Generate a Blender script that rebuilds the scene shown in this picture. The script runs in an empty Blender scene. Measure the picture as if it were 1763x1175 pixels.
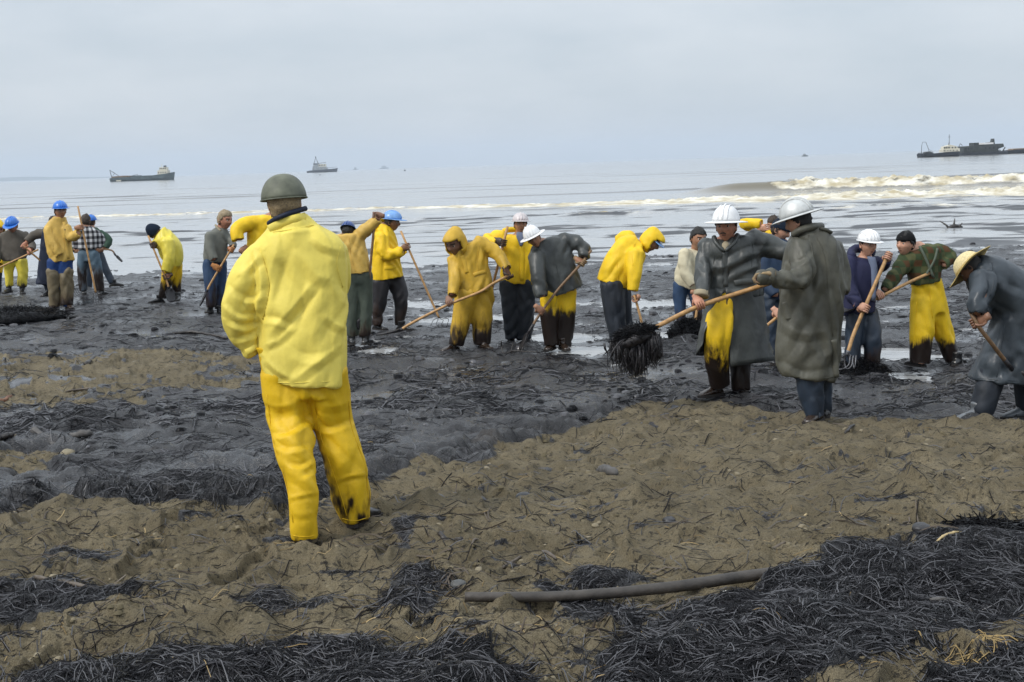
import bpy, math, random
import numpy as np
from mathutils import Matrix, Vector

random.seed(7)
RNG = np.random.default_rng(7)
SC = bpy.context.scene
COL = SC.collection

# ------------------------------------------------------------------ camera
CAM = np.array([0.0, 0.0, 2.05])
F = 2448.0                      # focal length in photo pixels (photo 1763 x 1175)
PITCH, ROLL = math.radians(7.1), math.radians(1.92)
fw = np.array([0, math.cos(PITCH), -math.sin(PITCH)])
r0 = np.array([1.0, 0, 0]); u0 = np.array([0, math.sin(PITCH), math.cos(PITCH)])
rt = math.cos(ROLL) * r0 - math.sin(ROLL) * u0
up = math.sin(ROLL) * r0 + math.cos(ROLL) * u0
cam_d = bpy.data.cameras.new('camera'); cam = bpy.data.objects.new('camera', cam_d); COL.objects.link(cam)
cam_d.sensor_width = 36.0; cam_d.lens = F / 1763 * 36.0
cam_d.clip_start = 0.1; cam_d.clip_end = 40000
m = Matrix.Identity(4)
for i in range(3):
    m[i][0], m[i][1], m[i][2], m[i][3] = rt[i], up[i], -fw[i], CAM[i]
cam.matrix_world = m
SC.camera = cam

# ------------------------------------------------------------------ sky, sun, exposure
SUN_EL, SUN_AZ = math.radians(42), math.radians(238)      # overcast: high soft sun behind the camera, to its left
world = bpy.data.worlds.new('World'); SC.world = world; world.use_nodes = True
wn, wl = world.node_tree.nodes, world.node_tree.links
wn.clear()
w_out = wn.new('ShaderNodeOutputWorld'); w_bg = wn.new('ShaderNodeBackground'); w_bg.inputs[1].default_value = 0.1
w_sky = wn.new('ShaderNodeTexSky'); w_sky.sky_type = 'NISHITA'; w_sky.sun_disc = False
w_sky.sun_elevation = SUN_EL; w_sky.sun_rotation = SUN_AZ
w_tc = wn.new('ShaderNodeTexCoord')
w_map = wn.new('ShaderNodeMapping'); w_map.inputs['Scale'].default_value = (1.8, 1.8, 6.0)
w_n = wn.new('ShaderNodeTexNoise'); w_n.inputs['Scale'].default_value = 3.4; w_n.inputs['Detail'].default_value = 6; w_n.inputs['Roughness'].default_value = 0.55
w_r = wn.new('ShaderNodeValToRGB')
w_r.color_ramp.elements[0].position = 0.30; w_r.color_ramp.elements[0].color = (4.00, 4.45, 4.90, 1)
w_r.color_ramp.elements[1].position = 0.70; w_r.color_ramp.elements[1].color = (5.0, 5.3, 5.65, 1)
w_sep = wn.new('ShaderNodeSeparateXYZ')
w_el = wn.new('ShaderNodeMapRange'); w_el.inputs['From Min'].default_value = 0.0; w_el.inputs['From Max'].default_value = 1.0
w_el.inputs['To Min'].default_value = 0.84; w_el.inputs['To Max'].default_value = 2.2
w_mul = wn.new('ShaderNodeVectorMath'); w_mul.operation = 'SCALE'
w_mix = wn.new('ShaderNodeMix'); w_mix.data_type = 'RGBA'; w_mix.inputs['Factor'].default_value = 0.92
wl.new(w_tc.outputs['Generated'], w_map.inputs[0]); wl.new(w_map.outputs[0], w_n.inputs['Vector'])
wl.new(w_n.outputs['Fac'], w_r.inputs[0]); wl.new(w_tc.outputs['Generated'], w_sep.inputs[0])
wl.new(w_sep.outputs['Z'], w_el.inputs['Value'])
wl.new(w_r.outputs[0], w_mul.inputs[0]); wl.new(w_el.outputs[0], w_mul.inputs['Scale'])
wl.new(w_sky.outputs[0], w_mix.inputs['A']); wl.new(w_mul.outputs[0], w_mix.inputs['B'])
wl.new(w_mix.outputs['Result'], w_bg.inputs[0]); wl.new(w_bg.outputs[0], w_out.inputs[0])

sun_d = bpy.data.lights.new('sun', 'SUN'); sun = bpy.data.objects.new('sun', sun_d); COL.objects.link(sun)
sun_d.energy = 1.5; sun_d.angle = math.radians(16); sun_d.color = (1.0, 0.96, 0.90)
sdir = Vector((math.sin(SUN_AZ) * math.cos(SUN_EL), math.cos(SUN_AZ) * math.cos(SUN_EL), math.sin(SUN_EL)))
sun.rotation_euler = sdir.to_track_quat('Z', 'Y').to_euler()

SC.view_settings.view_transform = 'Standard'; SC.view_settings.look = 'None'
SC.view_settings.gamma = 1.0; SC.view_settings.use_curve_mapping = False
SC.view_settings.exposure = 0.62
SC.cycles.use_denoising = True
SC.cycles.max_bounces = 6; SC.cycles.volume_bounces = 1
SC.cycles.caustics_reflective = False; SC.cycles.caustics_refractive = False

# ------------------------------------------------------------------ pixel <-> world
def ray(px, py):
    return fw + rt * ((px - 881.5) / F) - up * ((py - 587.5) / F)
def at(px, py, Y):
    d = ray(px, py); return CAM + d * (Y / d[1])
def on_z(px, py, z):
    d = ray(px, py); return CAM + d * ((z - CAM[2]) / d[2])
def m_per_px(Y): return Y / F

# ------------------------------------------------------------------ noise (numpy)
def _hash(ix, iy, iz, seed):
    h = (ix * 374761393 + iy * 668265263 + iz * 2147483647 + seed * 1274126177) & 0xFFFFFFFF
    h = ((h ^ (h >> 13)) * 1274126177) & 0xFFFFFFFF
    h = ((h ^ (h >> 16)) * 2246822519) & 0xFFFFFFFF
    return h ^ (h >> 15)
def noise2(x, y, seed=0):
    x = np.asarray(x, float); y = np.asarray(y, float)
    fx = np.floor(x); fy = np.floor(y); ix = fx.astype(np.int64); iy = fy.astype(np.int64)
    x = x - fx; y = y - fy
    u = x * x * x * (x * (x * 6 - 15) + 10); v = y * y * y * (y * (y * 6 - 15) + 10)
    def g(a, b, dx, dy):
        t = _hash(ix + a, iy + b, 0, seed).astype(float) * (2 * math.pi / 4294967296.0)
        return np.cos(t) * dx + np.sin(t) * dy
    a = g(0, 0, x, y); b = g(1, 0, x - 1, y); c = g(0, 1, x, y - 1); d = g(1, 1, x - 1, y - 1)
    return (a + u * (b - a) + v * (c - a + u * (a - b - c + d))) * 1.5
def noise3(p, seed=0):
    f = np.floor(p); i = f.astype(np.int64); q = p - f
    w = q * q * q * (q * (q * 6 - 15) + 10)
    r = 0
    for a in (0, 1):
        for b in (0, 1):
            for c in (0, 1):
                h = _hash(i[:, 0] + a, i[:, 1] + b, i[:, 2] + c, seed)
                gx = (h & 1023) / 511.5 - 1; gy = ((h >> 10) & 1023) / 511.5 - 1; gz = ((h >> 20) & 1023) / 511.5 - 1
                dot = gx * (q[:, 0] - a) + gy * (q[:, 1] - b) + gz * (q[:, 2] - c)
                r = r + dot * (w[:, 0] if a else 1 - w[:, 0]) * (w[:, 1] if b else 1 - w[:, 1]) * (w[:, 2] if c else 1 - w[:, 2])
    return r
def fbm2(x, y, seed=0, o=4, g=0.5):
    r = 0; a = 1.0; s = 1.0
    for k in range(o):
        r = r + a * noise2(x * s, y * s, seed + k); a *= g; s *= 2.03
    return r
def sstep(a, b, x):
    t = np.clip((x - a) / (b - a), 0, 1); return t * t * (3 - 2 * t)

# ------------------------------------------------------------------ materials
def new_mat(name):
    mt = bpy.data.materials.new(name); mt.use_nodes = True
    return mt, mt.node_tree.nodes, mt.node_tree.links, mt.node_tree.nodes['Principled BSDF']
def N(nodes, kind, **kw):
    n = nodes.new(kind)
    for k, v in kw.items():
        if k in n.inputs: n.inputs[k].default_value = v
        else: setattr(n, k, v)
    return n
def rgb(c): return (c[0], c[1], c[2], 1.0)
def mixc(nodes, links, fac, a, b):
    n = nodes.new('ShaderNodeMix'); n.data_type = 'RGBA'
    for key, v in (('Factor', fac), ('A', a), ('B', b)):
        s = n.inputs[key] if key == 'Factor' else [q for q in n.inputs if q.name == key and q.type == 'RGBA'][0]
        if hasattr(v, 'links') or hasattr(v, 'is_linked'): links.new(v, s)
        elif isinstance(v, (int, float)): s.default_value = v
        else: s.default_value = rgb(v)
    return [q for q in n.outputs if q.type == 'RGBA'][0]
def maths(nodes, links, op, a, b=None, clamp=False):
    n = nodes.new('ShaderNodeMath'); n.operation = op; n.use_clamp = clamp
    for i, v in enumerate((a, b)):
        if v is None: continue
        if isinstance(v, (int, float)): n.inputs[i].default_value = v
        else: links.new(v, n.inputs[i])
    return n.outputs[0]
def ramp(nodes, links, src, p0, p1, c0=(0, 0, 0), c1=(1, 1, 1)):
    n = nodes.new('ShaderNodeValToRGB'); e = n.color_ramp.elements
    e[0].position = p0; e[0].color = rgb(c0); e[1].position = p1; e[1].color = rgb(c1)
    links.new(src, n.inputs[0]); return n.outputs[0]
def noise_node(nodes, links, scale, detail=4, rough=0.55, vec=None, map_scale=None, coord='Object'):
    tc = nodes.new('ShaderNodeTexCoord'); v = tc.outputs[coord] if vec is None else vec
    if map_scale:
        mp = nodes.new('ShaderNodeMapping'); mp.inputs['Scale'].default_value = map_scale
        links.new(v, mp.inputs[0]); v = mp.outputs[0]
    n = nodes.new('ShaderNodeTexNoise'); n.inputs['Scale'].default_value = scale
    n.inputs['Detail'].default_value = detail; n.inputs['Roughness'].default_value = rough
    links.new(v, n.inputs['Vector']); return n.outputs['Fac']
def attr(nodes, name):
    n = nodes.new('ShaderNodeAttribute'); n.attribute_name = name; return n.outputs['Fac']
def bump(nodes, links, bsdf, src, strength=0.3, dist=0.01, chain=None):
    n = nodes.new('ShaderNodeBump'); n.inputs['Strength'].default_value = strength; n.inputs['Distance'].default_value = dist
    links.new(src, n.inputs['Height'])
    if chain is not None: links.new(chain, n.inputs['Normal'])
    links.new(n.outputs[0], bsdf.inputs['Normal']); return n.outputs[0]
_PL = {}
def plain(name, c, rough=0.6, var=0.25, scale=30.0, metallic=0.0, bmp=0.0, spec=0.5):
    """paint / cloth / wood with a little procedural unevenness"""
    if name in _PL: return _PL[name]
    mt, n, l, b = new_mat(name)
    f = noise_node(n, l, scale, 4)
    d = tuple(x * (1 - var) for x in c); e = tuple(min(1, x * (1 + var)) for x in c)
    l.new(ramp(n, l, f, 0.3, 0.7, d, e), b.inputs['Base Color'])
    b.inputs['Roughness'].default_value = rough; b.inputs['Metallic'].default_value = metallic
    b.inputs['Specular IOR Level'].default_value = spec
    if bmp: bump(n, l, b, noise_node(n, l, scale * 2, 5), bmp, 0.01)
    _PL[name] = mt; return mt

# ------------------------------------------------------------------ mesh helpers
def link_mesh(name, V, Fc, mat, parent=None, origin=None, smooth=True, attrs=None, mats=None, midx=None):
    """one mesh object; V in world coordinates, stored relative to its origin (its parent's place if any)"""
    V = np.asarray(V, float)
    o0 = np.array(parent['_o']) if parent is not None else (np.array(origin) if origin is not None else np.zeros(3))
    me = bpy.data.meshes.new(name)
    if isinstance(Fc, np.ndarray) and Fc.ndim == 2:
        k = Fc.shape[1]
        me.vertices.add(len(V)); me.vertices.foreach_set('co', (V - o0).astype(np.float32).ravel())
        me.loops.add(Fc.size); me.loops.foreach_set('vertex_index', Fc.astype(np.int32).ravel())
        me.polygons.add(len(Fc)); me.polygons.foreach_set('loop_start', np.arange(0, Fc.size, k, dtype=np.int32))
        me.update(calc_edges=True); me.validate()
    else:
        me.from_pydata([tuple(x) for x in (V - o0)], [], [tuple(int(i) for i in f) for f in Fc])
    if attrs:
        for k, a in attrs.items():
            at_ = me.attributes.new(k, 'FLOAT', 'POINT'); at_.data.foreach_set('value', np.asarray(a, np.float32))
    for q in (mats or [mat]): me.materials.append(q)
    if midx is not None: me.polygons.foreach_set('material_index', np.asarray(midx, np.int32))
    if smooth: me.polygons.foreach_set('use_smooth', np.ones(len(me.polygons), bool))
    me.update()
    ob = bpy.data.objects.new(name, me); COL.objects.link(ob)
    if parent is not None: ob.parent = parent
    else: ob.location = o0
    return ob
def tag(o, label=None, cat=None, group=None, kind=None):
    if label: o['label'] = label
    if cat: o['category'] = cat
    if group: o['group'] = group
    if kind: o['kind'] = kind
    return o
def thing(name, label, cat, loc, group=None):
    o = bpy.data.objects.new(name, None); COL.objects.link(o); o.empty_display_size = 0.2
    o.location = [float(q) for q in loc]; o['_o'] = [float(q) for q in loc]
    return tag(o, label, cat, group)
class MB:
    """collects pieces into one mesh"""
    def __init__(s): s.v = []; s.f = []; s.n = 0; s.mi = []
    def add(s, V, Fc, mi=0):
        s.v.append(np.asarray(V, float)); s.f += [tuple(int(i) + s.n for i in f) for f in Fc]; s.n += len(V); s.mi += [mi] * len(Fc); return s
    def box(s, c, size, rot=None):
        x = np.array([(a, b, d) for a in (-.5, .5) for b in (-.5, .5) for d in (-.5, .5)]) * np.array(size)
        if rot is not None: x = x @ np.asarray(rot).T
        return s.add(x + np.array(c), [(0, 1, 3, 2), (4, 6, 7, 5), (0, 4, 5, 1), (2, 3, 7, 6), (0, 2, 6, 4), (1, 5, 7, 3)])
    def tube(s, pts, rad, n=8, mi=0):
        V, Fc = tube_path(pts, rad, n); return s.add(V, Fc, mi)
    def verts(s): return np.concatenate(s.v)
    def build(s, name, mat, parent=None, origin=None, smooth=True, mats=None):
        return link_mesh(name, s.verts(), s.f, mat, parent, origin, smooth, mats=mats, midx=s.mi if mats else None)
def unit(v):
    v = np.asarray(v, float); return v / (np.linalg.norm(v) + 1e-12)
def loft(rings):
    """closed surface through rings (list of [n,3]); ends closed with fans"""
    n = len(rings[0]); V = np.concatenate(rings + [[rings[0].mean(0)], [rings[-1].mean(0)]])
    Fc = []
    for k in range(len(rings) - 1):
        for i in range(n):
            j = (i + 1) % n
            Fc.append((k * n + i, k * n + j, (k + 1) * n + j, (k + 1) * n + i))
    a = len(rings) * n; b = a + 1; e = (len(rings) - 1) * n
    for i in range(n):
        j = (i + 1) % n
        Fc.append((a, j, i)); Fc.append((b, e + i, e + j))
    return V, Fc
def tube_path(pts, rad, n=8):
    pts = np.asarray(pts, float); rad = np.broadcast_to(rad, (len(pts),))
    T = np.gradient(pts, axis=0); rings = []
    ref = np.array([0.13, 0.21, 1.0]) if abs(unit(pts[-1] - pts[0])[2]) < 0.9 else np.array([1.0, 0.2, 0])
    A = np.linspace(0, 2 * math.pi, n, endpoint=False)
    for p, t, r in zip(pts, T, rad):
        t = unit(t); a = unit(np.cross(ref, t)); b = np.cross(t, a)
        rings.append(p + r * (np.cos(A)[:, None] * a + np.sin(A)[:, None] * b))
    return loft(rings)
def smooth_path(pts, k=4):
    """Catmull-Rom through the points"""
    P = np.asarray(pts, float); P = np.vstack([2 * P[0] - P[1], P, 2 * P[-1] - P[-2]]); out = []
    for i in range(1, len(P) - 2):
        for t in np.linspace(0, 1, k, endpoint=False):
            out.append(0.5 * (2 * P[i] + (P[i + 1] - P[i - 1]) * t + (2 * P[i - 1] - 5 * P[i] + 4 * P[i + 1] - P[i + 2]) * t * t + (3 * P[i] - P[i - 1] - 3 * P[i + 1] + P[i + 2]) * t ** 3))
    out.append(P[-2]); return np.array(out)
# ================================================================== SETTING: beach, sea, air
WATER_Z = -0.22
def base_h(x, y):
    """beach without its lumps: a low bank under the onlooker, then the oiled flat sloping to the sea"""
    x = np.asarray(x, float); y = np.asarray(y, float)
    z = np.interp(y, [0, 7.6, 9.2, 11.0, 13.0, 15.5, 20, 26, 31, 36, 44, 60, 90], [.25, .23, .10, -.06, -.13, -.19, -.195, -.18, -.195, -.25, -.30, -.8, -1.5])
    z = z + 0.13 * sstep(-0.16, -0.30, x / np.maximum(y, 1)) * sstep(12, 17, y) * sstep(34, 27, y)
    return z
def hit(px, py, sink=0.0):
    """where the sight line of a photo pixel meets the smooth beach"""
    d = ray(px, py); ys = np.linspace(3, 60, 4000); P = CAM + d * (ys / d[1])[:, None]
    k = np.argmax(P[:, 2] <= base_h(P[:, 0], P[:, 1]) - sink); return P[k]
def poly(*p): return np.array([hit(a, b)[:2] for a, b in p])
def sdist(x, y, P):
    """signed distance to a polygon, positive inside"""
    d = np.full(x.shape, 1e9); ins = np.zeros(x.shape, bool)
    for i in range(len(P)):
        a = P[i]; b = P[(i + 1) % len(P)]; e = b - a
        t = np.clip(((x - a[0]) * e[0] + (y - a[1]) * e[1]) / (e @ e + 1e-12), 0, 1)
        d = np.minimum(d, np.hypot(x - a[0] - t * e[0], y - a[1] - t * e[1]))
        if abs(e[1]) > 1e-12:
            c = ((a[1] > y) != (b[1] > y)) & (x < (b[0] - a[0]) * (y - a[1]) / e[1] + a[0]); ins ^= c
    return np.where(ins, d, -d)
SAND = poly((-900, 900), (0, 884), (70, 858), (180, 872), (330, 866), (480, 872), (560, 850), (650, 832), (720, 796), (830, 800), (840, 770), (985, 742),
            (1110, 692), (1240, 690), (1330, 705), (1500, 722), (1763, 728), (2600, 735), (2600, 1500), (1763, 1900), (0, 1900), (-900, 1500))
PATCH = poly((-700, 615), (0, 606), (130, 614), (300, 600), (440, 616), (430, 650), (330, 668), (200, 700), (90, 712), (0, 700), (-700, 720))
PATCH2 = poly((-60, 790), (60, 775), (120, 785), (70, 812), (-60, 815))
MAT_R = poly((1010, 1190), (1035, 1110), (1150, 1052), (1330, 996), (1420, 968), (1560, 958), (1763, 900), (2500, 850), (2500, 960), (1763, 1052), (1560, 1120), (1430, 1165), (1330, 1200), (1300, 1500), (1000, 1500))
MAT_L = poly((-500, 1205), (0, 1178), (170, 1150), (330, 1130), (420, 1122), (540, 1130), (740, 1140), (850, 1160), (880, 1190), (850, 1500), (-500, 1500))
MAT_M = poly((1580, 1175), (1763, 1120), (2200, 1080), (2200, 1500), (1560, 1500))
CL = [poly((-100, 1005), (60, 1000), (230, 1012), (250, 1040), (140, 1058), (-100, 1062)), poly((390, 1040), (480, 1030), (560, 1045), (470, 1070)),
      poly((640, 1000), (740, 990), (790, 1030), (740, 1065), (660, 1055)), poly((0, 1075), (70, 1085), (40, 1105), (-60, 1100)), poly((930, 1030), (1090, 1040), (1130, 1080), (1000, 1080)),
      poly((960, 985), (1100, 985), (1130, 1010), (1000, 1020)), poly((680, 905), (720, 905), (715, 950), (680, 950))]
BUMPS = [(100, 868, .16, .07), (190, 870, .2, .05), (700, 800, .25, .05), (320, 1075, .22, .075), (160, 1085, .20, .075), (420, 1072, .14, .05), (240, 1100, .2, .03), (600, 1075, .3, .03), (860, 1115, .22, .06), (980, 1105, .16, .05),
         (1450, 985, .35, .07), (1650, 960, .4, .05), (1200, 1090, .4, .05), (1406, 722, .24, -.06), (1420, 705, .2, -.04), (1250, 790, .5, .05), (1500, 830, .5, .04), (520, 930, .18, -.03), (615, 900, .16, -.02),
         (30, 545, .6, .09), (250, 730, .5, .05), (130, 740, .5, .06), (60, 655, .5, .06), (330, 640, .5, .06), (520, 720, .4, .04), (880, 700, .8, .05), (1080, 680, .4, .06), (260, 800, .5, -.04), (90, 830, .5, -.07), (400, 830, .5, -.04),
         (720, 522, .5, -.10), (760, 548, .4, -.09), (960, 578, .45, -.10), (1010, 600, .4, -.10), (1040, 600, .3, -.08), (1150, 575, .35, -.10), (1560, 610, .5, -.09), (1500, 600, .4, -.06), (1540, 640, .4, -.09), (1640, 640, .5, -.07), (1500, 690, .22, -.06), (1720, 690, .3, -.06), (250, 518, .5, -.10), (900, 545, .6, -.08), (660, 600, .3, -.06), (1450, 560, .5, -.08), (1120, 520, .8, -.07), (560, 640, .3, -.03), (1480, 625, .22, .10), (1440, 650, .25, .05), (1190, 590, .22, .05), (800, 1120, .2, .02), (1600, 650, .3, -.04), (1120, 610, .4, -.03), (1560, 690, .4, -.03)]
BW = [(*hit(a, b)[:2], r, h) for a, b, r, h in BUMPS]
def LD(per, y):
    """relief finer than the grid can carry at that distance fades out"""
    return sstep(2.2, 4.5, per / (y * y * 3.7e-4 + 1e-6))
def terrain(x, y):
    """height, oil (0 sand .. 1 black mat) and wetness"""
    x = np.asarray(x, float); y = np.asarray(y, float)
    z = base_h(x, y)
    n1 = fbm2(x * 1.3, y * 1.3, 3, 3); n2 = fbm2(x * 4.1, y * 4.1, 11, 3)
    s = -sdist(x, y, SAND)
    s = np.minimum(s, -np.minimum(sdist(x, y, PATCH), 0.35) + 0.42 * n1 + 0.30 * n2)
    s = np.minimum(s, -np.minimum(sdist(x, y, PATCH2), 0.1))
    s = s + 0.10 * n1 + 0.10 * n2
    mt = np.maximum(np.maximum(sdist(x, y, MAT_R), sdist(x, y, MAT_L)), sdist(x, y, MAT_M)) + 0.05 * n2 + 0.05 * n1
    sm = np.maximum(s, np.minimum(mt, .012)) + .10 * n2 + .05 * n1; sm = np.where(y < 7.2, np.minimum(sm, .012), sm)
    for c in CL: mt = np.maximum(mt, sdist(x, y, c) + 0.07 * n2 - 0.02)
    s = np.maximum(s, mt)
    # loose dark scraps in the sand
    sc = fbm2(x * 3.0, y * 3.0 * 1.6, 23, 4, 0.6)
    s = np.maximum(s, (sc - 0.80) * 0.5)
    oil = sstep(-0.045, 0.045, s)
    near = sstep(16, 9, y)
    for a, b, r, h in BW:
        q = ((x - a) ** 2 + (y - b) ** 2) / (r * r); k = q < 9
        z = z + np.where(k, h * np.exp(-q), 0)
    # sand: clods and footprints
    bil = np.abs(noise2(x * 5.2, y * 5.2, 31)); bil2 = np.abs(noise2(x * 12.5 + n2, y * 12.5, 32)); bil3 = np.abs(noise2(x * 29, y * 29 + n1, 33))
    n4 = noise2(x * 21 + n2, y * 21 - n1, 37)
    cl = sstep(-.15, .35, noise2(x * 1.9, y * 2.3, 34)); lump = 0.060 * n1 + 0.045 * n2 + 0.060 * (bil - 0.30) + (0.012 + 0.034 * cl) * (bil2 - 0.3) * LD(.08, y) + (0.004 + 0.016 * cl) * (bil3 - 0.3) * LD(.035, y) + 0.004 * n4 * LD(.045, y) + 0.004 * noise2(x * 55, y * 55, 36) * LD(.018, y)
    foot = noise2(x * 3.6, y * 2.6, 38); lump = lump - 0.055 * sstep(0.30, 0.42, foot) + 0.018 * sstep(.16, .30, foot)
    # mat: felted, ridged along shifting directions
    wx = x + 0.25 * n1; wy = y + 0.25 * n2
    rid = 1 - np.abs(noise2(wx * 7, wy * 16, 41)) * 2; rid2 = 1 - np.abs(noise2((wx + wy) * 14, (wy - wx) * 26, 42)) * 2; rid3 = 1 - np.abs(noise2(wx * 40, wy * 52, 43)) * 2
    t_ = x / np.maximum(y, 1); mw = sstep(-0.05, 0.30, sm) * (1 - sstep(.06, .13, t_) * sstep(8.5, 10.0, y))
    matz = 0.065 * mw + 0.030 * np.abs(noise2(x * 2.3 + n2 * .4, y * 3.1, 44)) * mw + 0.05 * n1 + 0.035 * n2 + (0.018 * rid * LD(.10, y) + 0.015 * rid2 * LD(.05, y)) * (0.3 + 0.7 * mw) + 0.010 * rid3 * LD(.022, y)
    far = sstep(11.5, 14, y)
    flat = 0.034 * fbm2(x * .8, y * 1.3, 51, 4, 0.6) + 0.03 * n2 + 0.026 * rid + 0.022 * rid2 + 0.012 * rid3 + 0.03 * np.maximum(0, noise2(x * 2.4, y * 3.4, 55))
    slick = sstep(0.0, 0.40, fbm2(x * .75, y * .85, 57, 3)) * (0.65 + 0.35 * sstep(11, 14, y)); rough_ = 1 - 0.75 * slick
    flat = 0.034 * fbm2(x * .8, y * 1.3, 51, 3, 0.6) + 0.024 * n2 + 1.35 * rough_ * (0.030 * rid * LD(.10, y) + 0.026 * rid2 * LD(.05, y) + 0.06 * np.maximum(0, noise2(x * 2.2, y * 1.7, 55)) * LD(.5, y) + 0.035 * np.maximum(0, noise2(x * 5, y * 3.4, 56)) * LD(.28, y)) - 0.012 * slick
    z = z + np.where(True, (1 - oil) * lump * 0.9 + oil * ((1 - far) * matz + far * flat), 0) * sstep(44, 30, y)
    wet = np.maximum(far, 0.70 * mw) * oil * slick
    return z, oil, wet

u_mid = np.linspace(-0.40, 0.40, 880)
u_out = 0.40 + np.geomspace(0.005, 3.0, 28)
U = np.concatenate([-u_out[::-1], u_mid, u_out])
iy = np.linspace(1 / 4.5, 1 / 36.0, 520)
Yr = np.concatenate([np.linspace(0.5, 4.45, 40), 1 / iy, np.linspace(37, 95, 16)])
gx = (U[None, :] * Yr[:, None]).ravel(); gy = np.repeat(Yr, len(U))
gz, goil, gwet = terrain(gx, gy)
ii = np.arange((len(Yr) - 1) * len(U)).reshape(len(Yr) - 1, len(U))[:, :-1].ravel()
GF = np.stack([ii, ii + 1, ii + 1 + len(U), ii + len(U)], 1)

def ground_material():
    mt, n, l, b = new_mat('beach_sand_and_oil')
    oil = attr(n, 'oil'); wet = attr(n, 'wet')
    nb = noise_node(n, l, 22, 6, 0.65); nf = noise_node(n, l, 160, 3, 0.6); nl = noise_node(n, l, 2.2, 5, 0.6); ng = noise_node(n, l, 600, 2, 0.5)
    o2 = maths(n, l, 'ADD', oil, maths(n, l, 'MULTIPLY', maths(n, l, 'SUBTRACT', nb, 0.5), 1.1))
    o2 = ramp(n, l, o2, 0.40, 0.60)
    sand = mixc(n, l, ramp(n, l, nl, 0.32, 0.68), (0.125, 0.104, 0.065), (0.250, 0.208, 0.132))
    sand = mixc(n, l, ramp(n, l, nf, 0.30, 0.58), (0.100, 0.080, 0.050), sand)
    sand = mixc(n, l, ramp(n, l, ng, 0.62, 0.72), sand, (0.36, 0.31, 0.21))
    spk = ramp(n, l, noise_node(n, l, 30, 7, 0.72, map_scale=(.8, 1.5, 1)), 0.545, 0.60)
    sand = mixc(n, l, maths(n, l, 'MULTIPLY', spk, 0.85), sand, (0.030, 0.027, 0.024))
    nm = noise_node(n, l, 9, 7, 0.7, map_scale=(1, 1.7, 1)); nq = noise_node(n, l, 85, 4, 0.7, map_scale=(1, 1.5, 1))
    tar = mixc(n, l, ramp(n, l, nm, 0.38, 0.72), (0.002, 0.002, 0.003), (0.018, 0.0175, 0.020))
    tar = mixc(n, l, ramp(n, l, nq, 0.52, 0.66), tar, (0.075, 0.074, 0.082))
    br = ramp(n, l, noise_node(n, l, 3.1, 6, 0.65), 0.58, 0.70)
    tar = mixc(n, l, maths(n, l, 'MULTIPLY', br, 0.5), tar, (0.045, 0.032, 0.020))
    l.new(mixc(n, l, o2, sand, tar), b.inputs['Base Color'])
    gl = ramp(n, l, nm, 0.35, 0.70, (0.18,) * 3, (0.60,) * 3)
    rg = mixc(n, l, o2, (0.85,) * 3, gl)
    rg = mixc(n, l, wet, rg, (0.13,) * 3)
    l.new(rg, b.inputs['Roughness'])
    sp = mixc(n, l, o2, (0.2,) * 3, mixc(n, l, wet, (0.62,) * 3, (1.0,) * 3)); l.new(sp, b.inputs['Specular IOR Level'])
    h = maths(n, l, 'ADD', maths(n, l, 'MULTIPLY', nb, 0.6), maths(n, l, 'MULTIPLY', nq, 0.5))
    h = maths(n, l, 'ADD', h, maths(n, l, 'MULTIPLY', nf, 0.35))
    h = maths(n, l, 'ADD', h, maths(n, l, 'MULTIPLY', ng, 0.12))
    bn = n.new('ShaderNodeBump'); bn.inputs['Distance'].default_value = 0.04; l.new(h, bn.inputs['Height']); l.new(maths(n, l, 'SUBTRACT', 0.85, maths(n, l, 'MULTIPLY', wet, 0.68)), bn.inputs['Strength']); l.new(bn.outputs[0], b.inputs['Normal'])
    return mt
ground = link_mesh('beach', np.stack([gx, gy, gz], 1), GF, ground_material(), attrs={'oil': goil, 'wet': gwet})
tag(ground, kind='structure')

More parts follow.
